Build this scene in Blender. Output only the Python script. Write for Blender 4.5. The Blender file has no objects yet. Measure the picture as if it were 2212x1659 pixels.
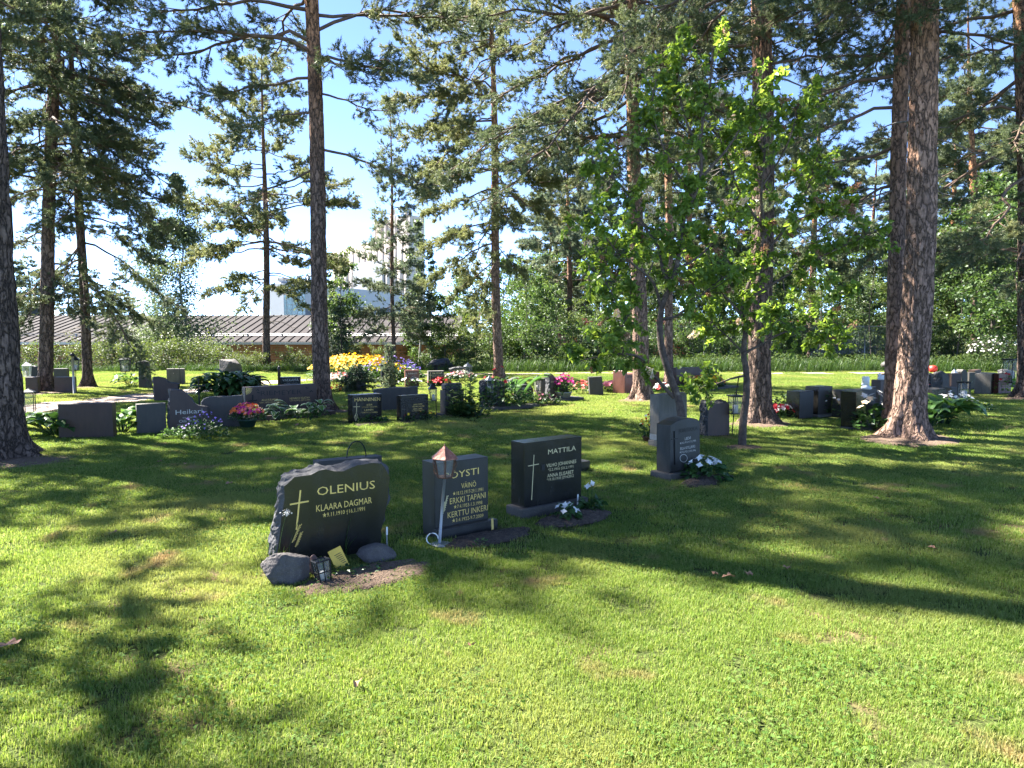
import bpy, math, random
import numpy as np
from mathutils import Vector, Matrix, noise
C = bpy.context.scene.collection
S = bpy.context.scene
R = math.radians
random.seed(7); RNG = np.random.default_rng(7)

# ------------------------------------------------------------------ camera
CAM_H, PITCH = 1.65, math.atan((829.5 - 715.0) / 1534.0)
FPX, CX, CY = 1534.0, 1106.0, 829.5
cd = bpy.data.cameras.new('camera'); cam = bpy.data.objects.new('camera', cd); C.objects.link(cam)
cd.sensor_width = 36.0; cd.lens = 36.0 * FPX / 2212.0
cd.clip_start = 0.05; cd.clip_end = 3000
cam.location = (0, 0, CAM_H); cam.rotation_euler = (R(90) - PITCH, 0, 0)
S.camera = cam
# ------------------------------------------------------------------ sky, sun, exposure
SUN_EL = R(47); SUN_H = Vector((-0.88, 0.475, 0)).normalized()
w = bpy.data.worlds.new('World'); S.world = w; w.use_nodes = True
nt = w.node_tree; bg = nt.nodes['Background']
sky = nt.nodes.new('ShaderNodeTexSky'); sky.sky_type = 'NISHITA'; sky.sun_disc = False
sky.sun_elevation = SUN_EL; sky.sun_rotation = math.atan2(SUN_H.x, SUN_H.y)
sky.air_density = 0.25; sky.dust_density = 0.0; sky.ozone_density = 1.9
nt.links.new(sky.outputs[0], bg.inputs[0]); bg.inputs[1].default_value = 0.105
sl = bpy.data.lights.new('sun', 'SUN'); sl.energy = 4.3; sl.angle = R(0.55); sl.color = (1.0, 0.96, 0.88)
so = bpy.data.objects.new('sun', sl); C.objects.link(so); so.location = (-40, 30, 60)
tosun = Vector((SUN_H.x * math.cos(SUN_EL), SUN_H.y * math.cos(SUN_EL), math.sin(SUN_EL)))
so.rotation_euler = tosun.to_track_quat('Z', 'Y').to_euler()
S.view_settings.view_transform = 'Standard'; S.view_settings.look = 'None'
S.view_settings.exposure = 3.1; S.view_settings.gamma = 1
S.render.engine = 'CYCLES'
cy = S.cycles
cy.max_bounces = 7; cy.diffuse_bounces = 4; cy.glossy_bounces = 3; cy.transmission_bounces = 5
cy.transparent_max_bounces = 8; cy.caustics_reflective = False; cy.caustics_refractive = False
cy.sample_clamp_indirect = 6.0

# ------------------------------------------------------------------ helpers: picture <-> world
CP, SP = math.cos(PITCH), math.sin(PITCH)
def sstep(a, b, x):
    t = min(1.0, max(0.0, (x - a) / (b - a))); return t * t * (3 - 2 * t)
def gz(x, y):
    """height of the ground"""
    drop = sstep(29.5, 41, y) * (1.5 - 1.1 * sstep(-1, 9, x))
    return -drop + 0.015 * math.sin(x * .7 + 1) * math.cos(y * .55)
def ray(x, y):
    u = CY - y
    return Vector((x - CX, FPX * CP + u * SP, u * CP - FPX * SP))
def G(x, y, z=0.0):
    d = ray(x, y); t = (z - CAM_H) / d.z
    return Vector((d.x * t, d.y * t, z))
def at(x, y, Y):
    d = ray(x, y); t = Y / d.y
    return Vector((d.x * t, Y, CAM_H + d.z * t))
def pr(p):
    X, Y, Z = p[0], p[1], p[2] - CAM_H
    dep = Y * CP - Z * SP; up = Y * SP + Z * CP
    return CX + FPX * X / dep, CY - FPX * up / dep

# ------------------------------------------------------------------ helpers: meshes
def mesh_np(name, V, polys, mats, attrs=None, smooth=False, parent=None, loc=None, rz=0.0):
    """V (n,3); polys list of (F (m,k) int, material slot). Links ONE mesh object."""
    me = bpy.data.meshes.new(name)
    V = np.asarray(V, dtype=np.float32).reshape(-1, 3)
    me.vertices.add(len(V)); me.vertices.foreach_set('co', V.ravel())
    polys = [(np.asarray(F, dtype=np.int32), m) for F, m in polys if len(F)]
    nl = sum(F.size for F, m in polys); npoly = sum(len(F) for F, m in polys)
    if npoly:
        me.loops.add(nl); me.polygons.add(npoly)
        me.loops.foreach_set('vertex_index', np.concatenate([F.ravel() for F, m in polys]))
        tot = np.concatenate([np.full(len(F), F.shape[1], np.int32) for F, m in polys])
        st = np.zeros(npoly, np.int32); st[1:] = np.cumsum(tot)[:-1]
        me.polygons.foreach_set('loop_start', st)
        me.polygons.foreach_set('material_index', np.concatenate([np.full(len(F), m, np.int32) for F, m in polys]))
        me.polygons.foreach_set('use_smooth', np.full(npoly, smooth, dtype=bool))
    for k, (typ, arr) in (attrs or {}).items():
        a = me.attributes.new(k, typ, 'POINT'); a.data.foreach_set('value', arr)
    me.update(calc_edges=True)
    for m in mats: me.materials.append(m)
    o = bpy.data.objects.new(name, me); C.objects.link(o)
    if parent: o.parent = parent
    if loc is not None: o.location = loc
    o.rotation_euler.z = rz
    return o

class MB:
    """collects n-gons with material slots; build() links them as one mesh object"""
    def __init__(s): s.v = []; s.f = []; s.m = []; s.mats = []; s.sm = []
    def slot(s, mat):
        if mat not in s.mats: s.mats.append(mat)
        return s.mats.index(mat)
    def add(s, vs, fs, mat, smooth=False):
        b = len(s.v); k = s.slot(mat)
        s.v += [tuple(v) for v in vs]
        for f in fs: s.f.append([i + b for i in f]); s.m.append(k); s.sm.append(smooth)
    def box(s, c, d, mat, rz=0.0, bev=0.0, M=None, taper=1.0):
        x, y, z = d[0] / 2, d[1] / 2, d[2] / 2
        rows = []
        for zz, ins in (((-z, 0), (z, 0)) if bev <= 0 else ((-z, bev), (-z + bev, 0), (z - bev, 0), (z, bev))):
            k = 1.0 + (taper - 1.0) * (zz + z) / (2 * z)
            X, Y = (x - ins) * k, (y - ins) * k
            if bev > 0:
                b = bev
                rows.append([(-X + b, -Y, zz), (X - b, -Y, zz), (X, -Y + b, zz), (X, Y - b, zz), (X - b, Y, zz), (-X + b, Y, zz), (-X, Y - b, zz), (-X, -Y + b, zz)])
            else: rows.append([(-X, -Y, zz), (X, -Y, zz), (X, Y, zz), (-X, Y, zz)])
        n = len(rows[0]); vs = [p for r in rows for p in r]; fs = [list(range(n))[::-1], [len(vs) - n + i for i in range(n)]]
        for j in range(len(rows) - 1):
            for i in range(n):
                a, b_ = j * n + i, j * n + (i + 1) % n
                fs.append([a, b_, b_ + n, a + n])
        Mx = Matrix.Translation(Vector(c)) @ Matrix.Rotation(rz, 4, 'Z')
        if M is not None: Mx = M @ Mx
        s.add([Mx @ Vector(p) for p in vs], fs, mat)
    def tube(s, pts, rad, mat, n=8, cap=True, smooth=True):
        vs, fs = tube_geo(pts, rad, n)
        fl = fs.tolist()
        if cap:
            fl.append(list(range(n))[::-1]); k = len(vs) - n; fl.append([k + i for i in range(n)])
        s.add(vs.tolist(), fl, mat, smooth)
    def lathe(s, prof, mat, n=16, c=(0, 0, 0), smooth=True, M=None):
        vs, fs = [], []
        for r, z in prof:
            for i in range(n):
                a = 2 * math.pi * i / n; vs.append(Vector((r * math.cos(a), r * math.sin(a), z)))
        for j in range(len(prof) - 1):
            for i in range(n): fs.append([j * n + i, j * n + (i + 1) % n, (j + 1) * n + (i + 1) % n, (j + 1) * n + i])
        fs.append(list(range(n))[::-1]); k = len(vs) - n; fs.append([k + i for i in range(n)])
        Mx = Matrix.Translation(Vector(c))
        if M is not None: Mx = M @ Mx
        s.add([Mx @ v for v in vs], fs, mat, smooth)
    def build(s, name, parent=None, loc=None, rz=0.0):
        me = bpy.data.meshes.new(name); me.from_pydata(s.v, [], s.f)
        for m in s.mats: me.materials.append(m)
        me.polygons.foreach_set('material_index', s.m); me.polygons.foreach_set('use_smooth', s.sm)
        me.update()
        o = bpy.data.objects.new(name, me); C.objects.link(o)
        if parent: o.parent = parent
        if loc is not None: o.location = loc
        o.rotation_euler.z = rz
        return o

def tube_geo(pts, rad, n=6):
    P = np.array([tuple(p) for p in pts], dtype=np.float64); m = len(P)
    rad = np.full(m, rad) if np.isscalar(rad) else np.asarray(rad, float)
    T = np.gradient(P, axis=0); T /= np.linalg.norm(T, axis=1, keepdims=True) + 1e-9
    ref = np.array([0.0, 0, 1]) if abs(T[0][2]) < .9 else np.array([1.0, 0, 0])
    U = np.cross(T, ref); U /= np.linalg.norm(U, axis=1, keepdims=True) + 1e-9
    W = np.cross(T, U)
    a = np.linspace(0, 2 * np.pi, n, endpoint=False)
    V = P[:, None, :] + rad[:, None, None] * (np.cos(a)[None, :, None] * U[:, None, :] + np.sin(a)[None, :, None] * W[:, None, :])
    i = np.arange(n); j = np.arange(m - 1)[:, None] * n
    F = np.stack([j + i, j + (i + 1) % n, j + n + (i + 1) % n, j + n + i], -1).reshape(-1, 4)
    return V.reshape(-1, 3), F[:, ::-1]

def empty(name, loc, label, cat, group=None, rz=0.0):
    o = bpy.data.objects.new(name, None); C.objects.link(o)
    o.location = loc; o.rotation_euler.z = rz; o.empty_display_size = .1
    return tag(o, label, cat, group)
def tag(o, label, cat, group=None):
    o['label'] = label; o['category'] = cat
    if group: o['group'] = group
    return o
def struct(o, kind='structure'): o['kind'] = kind; return o

# ------------------------------------------------------------------ materials
def new_mat(name):
    m = bpy.data.materials.new(name); m.use_nodes = True
    t = m.node_tree; return m, t, t.nodes['Principled BSDF'], t.nodes, t.links
def rgb(n, c): n.default_value = (c[0], c[1], c[2], 1)
def ramp(N, stops):
    r = N.new('ShaderNodeValToRGB'); e = r.color_ramp.elements
    while len(e) < len(stops): e.new(0.5)
    for k, (p, c) in enumerate(stops): e[k].position = p; e[k].color = (c[0], c[1], c[2], 1)
    return r
def noise_mat(name, stops, scale, rough=.6, bump=0.0, bscale=None, detail=6, stretch=(1, 1, 1), metal=0.0, spec=.5, coord='Object', bdist=.02, coat=0):
    m, t, b, N, L = new_mat(name)
    tc = N.new('ShaderNodeTexCoord'); mp = N.new('ShaderNodeMapping'); mp.inputs['Scale'].default_value = stretch
    L.new(tc.outputs[coord], mp.inputs[0])
    nz = N.new('ShaderNodeTexNoise'); nz.inputs['Scale'].default_value = scale; nz.inputs['Detail'].default_value = detail; nz.inputs['Roughness'].default_value = .65
    L.new(mp.outputs[0], nz.inputs['Vector'])
    r = ramp(N, stops); L.new(nz.outputs[0], r.inputs[0]); L.new(r.outputs[0], b.inputs['Base Color'])
    b.inputs['Roughness'].default_value = rough; b.inputs['Metallic'].default_value = metal; b.inputs['Specular IOR Level'].default_value = spec
    if coat: b.inputs['Coat Weight'].default_value = coat
    if bump:
        n2 = N.new('ShaderNodeTexNoise'); n2.inputs['Scale'].default_value = bscale or scale; n2.inputs['Detail'].default_value = 8
        L.new(mp.outputs[0], n2.inputs['Vector'])
        bp = N.new('ShaderNodeBump'); bp.inputs['Strength'].default_value = bump; bp.inputs['Distance'].default_value = bdist
        L.new(n2.outputs[0], bp.inputs['Height']); L.new(bp.outputs[0], b.inputs['Normal'])
    return m
def granite(name, base, fleck, rough=.3, amount=.62, stain=(.6, .6, .6), bump=.0):
    """speckled stone: fine crystals plus broad weather stains"""
    m, t, b, N, L = new_mat(name)
    tc = N.new('ShaderNodeTexCoord')
    n1 = N.new('ShaderNodeTexNoise'); n1.inputs['Scale'].default_value = 160; n1.inputs['Detail'].default_value = 3
    L.new(tc.outputs['Object'], n1.inputs['Vector'])
    r1 = ramp(N, [(.35, base), (amount, [x * .8 + y * .2 for x, y in zip(base, fleck)]), (.75, fleck)]); L.new(n1.outputs[0], r1.inputs[0])
    n2 = N.new('ShaderNodeTexNoise'); n2.inputs['Scale'].default_value = 4; n2.inputs['Detail'].default_value = 7; n2.inputs['Roughness'].default_value = .7
    mp2 = N.new('ShaderNodeMapping'); mp2.inputs['Scale'].default_value = (2.6, 2.6, .7); L.new(tc.outputs['Object'], mp2.inputs[0]); L.new(mp2.outputs[0], n2.inputs['Vector'])
    r2 = ramp(N, [(.3, stain), (.6, (1, 1, 1)), (.8, (1.25, 1.22, 1.15))]); L.new(n2.outputs[0], r2.inputs[0])
    mx = N.new('ShaderNodeMix'); mx.data_type = 'RGBA'; mx.blend_type = 'MULTIPLY'; mx.inputs[0].default_value = 1
    L.new(r1.outputs[0], mx.inputs[6]); L.new(r2.outputs[0], mx.inputs[7]); L.new(mx.outputs[2], b.inputs['Base Color'])
    rr = N.new('ShaderNodeMapRange'); rr.inputs['To Min'].default_value = rough * .75; rr.inputs['To Max'].default_value = min(1, rough * 1.5)
    L.new(n2.outputs[0], rr.inputs[0]); L.new(rr.outputs[0], b.inputs['Roughness'])
    if bump:
        n3 = N.new('ShaderNodeTexNoise'); n3.inputs['Scale'].default_value = 18; n3.inputs['Detail'].default_value = 9
        L.new(tc.outputs['Object'], n3.inputs['Vector'])
        bp = N.new('ShaderNodeBump'); bp.inputs['Strength'].default_value = bump; bp.inputs['Distance'].default_value = .02
        L.new(n3.outputs[0], bp.inputs['Height']); L.new(bp.outputs[0], b.inputs['Normal'])
    return m
def leaf_mat(name, cols, trans=.4, rough=.5, tcol=None, patch=None, spec=.35):
    """leaf or blade: colour from a per-leaf random attribute, light passes through it"""
    m, t, b, N, L = new_mat(name)
    at_ = N.new('ShaderNodeAttribute'); at_.attribute_name = 'var'
    n = len(cols); r = ramp(N, [(i / max(1, n - 1), c) for i, c in enumerate(cols)])
    L.new(at_.outputs['Fac'], r.inputs[0]); col = r.outputs[0]
    if patch:
        ge = N.new('ShaderNodeNewGeometry'); out = None
        for sc, c2, lo, hi in patch:
            nz = N.new('ShaderNodeTexNoise'); nz.inputs['Scale'].default_value = sc; nz.inputs['Detail'].default_value = 5
            L.new(ge.outputs['Position'], nz.inputs['Vector'])
            mr = N.new('ShaderNodeMapRange'); mr.inputs['From Min'].default_value = lo; mr.inputs['From Max'].default_value = hi
            L.new(nz.outputs[0], mr.inputs[0])
            mx = N.new('ShaderNodeMix'); mx.data_type = 'RGBA'; L.new(mr.outputs[0], mx.inputs[0]); L.new(col, mx.inputs[6]); rgb(mx.inputs[7], c2)
            col = mx.outputs[2]
    L.new(col, b.inputs['Base Color']); b.inputs['Roughness'].default_value = rough; b.inputs['Specular IOR Level'].default_value = spec
    tr = N.new('ShaderNodeBsdfTranslucent')
    hs = N.new('ShaderNodeHueSaturation'); hs.inputs['Saturation'].default_value = 1.1; hs.inputs['Value'].default_value = 1.5; hs.inputs['Hue'].default_value = .485
    L.new(col, hs.inputs['Color']); L.new(hs.outputs[0], tr.inputs[0])
    ms = N.new('ShaderNodeMixShader'); ms.inputs[0].default_value = trans
    L.new(b.outputs[0], ms.inputs[1]); L.new(tr.outputs[0], ms.inputs[2])
    L.new(ms.outputs[0], N['Material Output'].inputs[0])
    return m
def plain(name, c, rough=.5, metal=0.0, spec=.5):
    v = [(.2, [x * .82 for x in c]), (.8, [min(1, x * 1.12) for x in c])]
    return noise_mat(name, v, 22, rough, metal=metal, spec=spec)
def bark_mat(name, low, high, zlo, zhi, dark):
    m, t, b, N, L = new_mat(name)
    tc = N.new('ShaderNodeTexCoord'); sx = N.new('ShaderNodeSeparateXYZ'); L.new(tc.outputs['Object'], sx.inputs[0])
    mp = N.new('ShaderNodeMapping'); mp.inputs['Scale'].default_value = (8, 8, 2.7); L.new(tc.outputs['Object'], mp.inputs[0])
    wz = N.new('ShaderNodeTexNoise'); wz.inputs['Scale'].default_value = 2.2; wz.inputs['Detail'].default_value = 4; L.new(mp.outputs[0], wz.inputs['Vector'])
    ad = N.new('ShaderNodeMix'); ad.data_type = 'RGBA'; ad.blend_type = 'LINEAR_LIGHT'; ad.inputs[0].default_value = .55
    L.new(mp.outputs[0], ad.inputs[6]); L.new(wz.outputs['Color'], ad.inputs[7])
    vo = N.new('ShaderNodeTexVoronoi'); vo.feature = 'DISTANCE_TO_EDGE'; vo.inputs['Scale'].default_value = 1.6; L.new(ad.outputs[2], vo.inputs['Vector'])
    vc = N.new('ShaderNodeTexVoronoi'); vc.inputs['Scale'].default_value = 1.6; L.new(ad.outputs[2], vc.inputs['Vector'])
    fn = N.new('ShaderNodeTexNoise'); fn.inputs['Scale'].default_value = 24; fn.inputs['Detail'].default_value = 8; L.new(tc.outputs['Object'], fn.inputs['Vector'])
    mr = N.new('ShaderNodeMapRange'); mr.inputs['From Min'].default_value = zlo; mr.inputs['From Max'].default_value = zhi
    a1 = N.new('ShaderNodeMath'); a1.operation = 'MULTIPLY_ADD'; a1.inputs[1].default_value = 2.5; L.new(wz.outputs[0], a1.inputs[0])
    L.new(sx.outputs[2], a1.inputs[2]); L.new(a1.outputs[0], mr.inputs[0])
    mc = N.new('ShaderNodeMix'); mc.data_type = 'RGBA'; L.new(mr.outputs[0], mc.inputs[0]); rgb(mc.inputs[6], low); rgb(mc.inputs[7], high)
    vm = N.new('ShaderNodeMix'); vm.data_type = 'RGBA'; vm.blend_type = 'MULTIPLY'; vm.inputs[0].default_value = 1
    cr = ramp(N, [(0, (.75, .73, .72)), (1, (1.25, 1.22, 1.2))]); sp = N.new('ShaderNodeSeparateColor'); L.new(vc.outputs['Color'], sp.inputs[0]); L.new(sp.outputs[0], cr.inputs[0])
    L.new(mc.outputs[2], vm.inputs[6]); L.new(cr.outputs[0], vm.inputs[7])
    v2 = N.new('ShaderNodeMix'); v2.data_type = 'RGBA'; e = ramp(N, [(0, (1, 1, 1)), (.13, (0, 0, 0))]); L.new(vo.outputs[0], e.inputs[0])
    L.new(e.outputs[0], v2.inputs[0]); L.new(vm.outputs[2], v2.inputs[6]); rgb(v2.inputs[7], dark)
    f2 = N.new('ShaderNodeMix'); f2.data_type = 'RGBA'; f2.blend_type = 'MULTIPLY'; f2.inputs[0].default_value = .8
    fr = ramp(N, [(.3, (.6, .6, .6)), (.75, (1.3, 1.3, 1.3))]); L.new(fn.outputs[0], fr.inputs[0]); L.new(v2.outputs[2], f2.inputs[6]); L.new(fr.outputs[0], f2.inputs[7])
    L.new(f2.outputs[2], b.inputs['Base Color']); b.inputs['Roughness'].default_value = .9; b.inputs['Specular IOR Level'].default_value = .15
    hm = N.new('ShaderNodeMath'); hm.operation = 'MULTIPLY_ADD'; hm.inputs[1].default_value = .25; L.new(fn.outputs[0], hm.inputs[0])
    hr = ramp(N, [(0, (0, 0, 0)), (.2, (1, 1, 1))]); L.new(vo.outputs[0], hr.inputs[0]); L.new(hr.outputs[0], hm.inputs[2])
    bp = N.new('ShaderNodeBump'); bp.inputs['Strength'].default_value = .9; bp.inputs['Distance'].default_value = .03
    L.new(hm.outputs[0], bp.inputs['Height']); L.new(bp.outputs[0], b.inputs['Normal'])
    return m

M = {}
M['black'] = granite('black_granite', (.011, .0105, .0098), (.034, .032, .029), .22, stain=(.7, .7, .7))
M['blackmat'] = granite('weathered_black_granite', (.02, .019, .018), (.06, .056, .05), .36, stain=(.55, .52, .48))
M['grey'] = granite('grey_granite', (.05, .043, .036), (.14, .128, .11), .6)
M['pale'] = granite('pale_grey_granite', (.13, .115, .095), (.28, .255, .215), .75)
M['brown'] = granite('brown_granite', (.055, .03, .022), (.13, .085, .065), .5)
M['red'] = granite('red_granite', (.17, .06, .038), (.3, .13, .09), .4)
M['hewn'] = granite('rough_hewn_granite', (.05, .048, .05), (.2, .19, .19), .8, bump=.9, stain=(.4, .4, .42))
M['hewnblack'] = granite('rough_hewn_dark_granite', (.02, .02, .021), (.1, .095, .1), .6, bump=.9, stain=(.5, .5, .5))
M['rock'] = granite('field_rock', (.075, .064, .058), (.2, .18, .165), .85, bump=1.0, stain=(.55, .52, .55))
M['rockred'] = granite('reddish_field_rock', (.11, .06, .05), (.24, .15, .13), .85, bump=.7)
M['gold'] = plain('gold_lettering', (.72, .52, .16), .42, .35)
M['palegold'] = plain('pale_gold_lettering', (.62, .52, .28), .5, .2)
M['white_letter'] = plain('pale_lettering', (.5, .48, .42), .6)
M['dark_letter'] = plain('dark_bronze_lettering', (.012, .011, .01), .5, .3)
M['iron'] = plain('black_iron', (.018, .018, .02), .45, .5)
M['galv'] = plain('grey_metal', (.3, .3, .3), .45, .6)
M['copper'] = noise_mat('aged_copper', [(.3, (.1, .05, .04)), (.55, (.28, .12, .085)), (.7, (.42, .25, .2)), (.8, (.5, .45, .42))], 14, .45, .3, 30, metal=.55)
M['rust'] = noise_mat('rusty_iron', [(.3, (.05, .025, .015)), (.7, (.16, .07, .035))], 30, .8, .3)
M['white'] = plain('white_plastic', (.75, .74, .7), .5)
M['candle'] = plain('candle_wax', (.6, .57, .5), .5)
M['yellow'] = plain('yellow_plastic', (.75, .47, .06), .55)
M['wood'] = noise_mat('yellow_wood', [(.3, (.5, .33, .08)), (.7, (.7, .5, .16))], 12, .7, stretch=(1, 1, .1))
M['soil'] = noise_mat('dark_soil', [(.25, (.022, .014, .01)), (.5, (.06, .04, .028)), (.75, (.12, .085, .06))], 30, .95, 1.0, 60, bdist=.03)
M['gravel'] = noise_mat('pink_gravel', [(.3, (.2, .15, .12)), (.6, (.34, .26, .21)), (.75, (.46, .37, .31))], 60, .95, .6, 120)
M['green_pot'] = plain('green_plastic', (.02, .05, .035), .45)
M['grey_pot'] = plain('grey_ceramic', (.3, .3, .29), .5)
def glass():
    m, t, b, N, L = new_mat('lantern_glass')
    b.inputs['Base Color'].default_value = (.25, .25, .23, 1); b.inputs['Roughness'].default_value = .3; b.inputs['Alpha'].default_value = .3; b.inputs['Specular IOR Level'].default_value = .25
    return m
M['glass'] = glass()
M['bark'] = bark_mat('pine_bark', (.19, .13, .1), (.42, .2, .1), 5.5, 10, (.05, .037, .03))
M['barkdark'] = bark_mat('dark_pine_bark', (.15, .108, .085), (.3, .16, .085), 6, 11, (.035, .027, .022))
M['barksun'] = bark_mat('pale_sunlit_bark', (.28, .185, .14), (.45, .23, .12), 4.5, 9, (.08, .054, .04))  # paler bark copy, partly sunlight on the trunks put into the colour
M['limb'] = noise_mat('pine_limb', [(.3, (.06, .045, .035)), (.7, (.17, .1, .062))], 9, .9, .4, 30)
M['deadwood'] = noise_mat('dead_branch', [(.3, (.1, .085, .07)), (.7, (.24, .2, .165))], 9, .9)
M['lilacbark'] = noise_mat('lilac_bark', [(.3, (.035, .024, .018)), (.6, (.1, .07, .052)), (.75, (.2, .16, .12))], 14, .9, .7, 40)
M['birchbark'] = noise_mat('birch_bark', [(.35, (.06, .05, .045)), (.45, (.34, .32, .29)), (.8, (.52, .5, .46))], 5, .8, stretch=(1, 1, 3))
M['greybark'] = noise_mat('sapling_bark', [(.3, (.06, .05, .04)), (.7, (.16, .13, .1))], 9, .9)
M['darktrunk'] = noise_mat('dark_trunk_bark', [(.3, (.03, .024, .02)), (.7, (.09, .068, .052))], 9, .9, .5)  # darker brown bark tone
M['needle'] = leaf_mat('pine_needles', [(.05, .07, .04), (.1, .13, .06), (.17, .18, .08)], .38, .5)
M['needlesun'] = leaf_mat('sunlit_pine_needles', [(.085, .11, .05), (.155, .175, .07), (.22, .22, .1)], .42, .5)  # lit copy of the needles: sunlight put into the olive colour
M['needleblue'] = leaf_mat('blue_pine_needles', [(.07, .1, .065), (.13, .165, .095), (.2, .22, .12)], .4, .5)
M['spruce'] = leaf_mat('spruce_needles', [(.015, .03, .016), (.035, .06, .03), (.06, .09, .04)], .15, .5)
M['lilacleaf'] = leaf_mat('lilac_leaves', [(.08, .14, .028), (.145, .23, .04), (.22, .3, .06)], .6, .42, spec=.5)
M['birchleaf'] = leaf_mat('birch_leaves', [(.055, .085, .04), (.09, .125, .055), (.14, .175, .085)], .4, .4)
M['aspenleaf'] = leaf_mat('sapling_leaves', [(.04, .075, .02), (.065, .115, .028), (.12, .165, .045)], .42, .45)
M['mapleleaf'] = leaf_mat('maple_leaves', [(.028, .06, .018), (.05, .09, .024), (.085, .13, .035)], .38, .45)
M['shrubleaf'] = leaf_mat('shrub_leaves', [(.04, .07, .02), (.075, .11, .028), (.12, .15, .035)], .38, .5)
M['plantleaf'] = leaf_mat('bedding_leaves', [(.018, .05, .014), (.035, .085, .02), (.06, .12, .03)], .25, .4)
M['hostaleaf'] = leaf_mat('hosta_leaves', [(.045, .11, .025), (.08, .16, .035), (.12, .21, .05)], .3, .4)
M['hostaedge'] = leaf_mat('white_leaf_edge', [(.45, .5, .36), (.6, .62, .48)], .3, .5)
M['fern'] = leaf_mat('fern_fronds', [(.08, .19, .025), (.12, .25, .03)], .4, .5)
for nm, c in dict(white=(.72, .7, .66), pink=(.6, .03, .22), red=(.55, .012, .015), orange=(.75, .2, .03), gold=(.82, .55, .02), purple=(.3, .2, .6), cream=(.75, .6, .4), salmon=(.8, .25, .2), rose=(.7, .25, .3)).items():
    M['f_' + nm] = leaf_mat(nm + '_petals', [[x * .7 for x in c], c, [min(1, x * 1.15 + .02) for x in c]], .3, .6)
M['f_lilac'] = leaf_mat('faded_blossom', [(.16, .09, .05), (.3, .17, .09), (.5, .37, .24), (.6, .52, .38)], .3, .8)
M['litter'] = noise_mat('needle_litter', [(.25, (.07, .042, .026)), (.5, (.14, .09, .058)), (.75, (.24, .165, .11))], 40, .95, 1.0, 90, bdist=.03)
# ------------------------------------------------------------------ generators
def unit(a): return a / (np.linalg.norm(a, axis=-1, keepdims=True) + 1e-9)
def perp(D):
    ref = np.where(np.abs(D[:, 2:3]) < .9, np.array([[0, 0, 1.0]]), np.array([[1.0, 0, 0]]))
    U = unit(np.cross(D, ref)); return U, np.cross(D, U)
class Leaves:
    """accumulates leaf-like faces with a per-leaf random value"""
    def __init__(s): s.V = []; s.q = []; s.t = []; s.var = []; s.n = 0
    def needles(s, P, D, Ln, k, nl, nw, rng, spread=(.5, 1.1), var=None):
        n = len(P); U, W = perp(D)
        t = rng.uniform(.05, 1.0, (n, k, 1)); ph = rng.uniform(0, 2 * np.pi, (n, k, 1)); a = rng.uniform(*spread, (n, k, 1))
        base = P[:, None] + D[:, None] * Ln[:, None, None] * t
        side = U[:, None] * np.cos(ph) + W[:, None] * np.sin(ph)
        d = D[:, None] * np.cos(a) + side * np.sin(a)
        b = unit(np.cross(d, rng.normal(size=(n, k, 3)))) * nw * .5
        tip = base + d * nl * rng.uniform(.7, 1.15, (n, k, 1))
        V = np.stack([base - b, base + b, tip], 2).reshape(-1, 3)
        s.t.append(np.arange(len(V)).reshape(-1, 3) + s.n); s.V.append(V); s.n += len(V)
        vv = rng.uniform(0, 1, n) if var is None else var
        vv = np.clip(vv[:, None] + rng.normal(0, .12, (n, k)), 0, 1)
        s.var.append(np.repeat(vv.ravel(), 3))
    def leaves(s, P, D, N, size, wid, rng, heart=False, fold=.25, var=None):
        """one folded leaf per point: P base, D direction of the midrib, N face normal"""
        n = len(P)
        if n == 0: return
        D = unit(D); Sd = unit(np.cross(D, N)); N = np.cross(Sd, D)
        L = (np.full(n, size) if np.isscalar(size) else size)[:, None]; Wd = L * wid
        up = N * Wd * fold
        if heart:
            pts = [P, P + D * L * .12 - Sd * Wd * .8 + up, P + D * L * .5 - Sd * Wd * .78 + up, P + D * L - N * L * .12,
                   P + D * L * .5 + Sd * Wd * .78 + up, P + D * L * .12 + Sd * Wd * .8 + up]
            V = np.stack(pts, 1).reshape(-1, 3); b = (np.arange(n) * 6)[:, None] + s.n
            s.q.append(np.concatenate([b + np.array([[0, 1, 2, 3]]), b + np.array([[0, 3, 4, 5]])])); k = 6
        else:
            pts = [P, P + D * L * .45 - Sd * Wd + up, P + D * L, P + D * L * .45 + Sd * Wd + up]
            V = np.stack(pts, 1).reshape(-1, 3); b = (np.arange(n) * 4)[:, None] + s.n
            s.t.append(np.concatenate([b + np.array([[0, 1, 2]]), b + np.array([[0, 2, 3]])])); k = 4
        s.V.append(V); s.n += len(V)
        s.var.append(np.repeat(rng.uniform(0, 1, n) if var is None else var, k))
    def build(s, name, mat, parent=None, loc=None):
        polys = []
        if s.q: polys.append((np.concatenate(s.q), 0))
        if s.t: polys.append((np.concatenate(s.t), 0))
        return mesh_np(name, np.concatenate(s.V), polys, [mat], {'var': ('FLOAT', np.concatenate(s.var).astype(np.float32))}, parent=parent, loc=loc)
class Tubes:
    def __init__(s): s.V = []; s.F = []; s.n = 0; s.M = []
    def add(s, pts, rad, n=5, slot=0):
        V, F = tube_geo(pts, rad, n); s.V.append(V); s.F.append(F + s.n); s.M.append(slot); s.n += len(V)
    def build(s, name, mats, parent=None, smooth=True):
        return mesh_np(name, np.concatenate(s.V), [(f, m) for f, m in zip(s.F, s.M)], mats, smooth=smooth, parent=parent)

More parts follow.
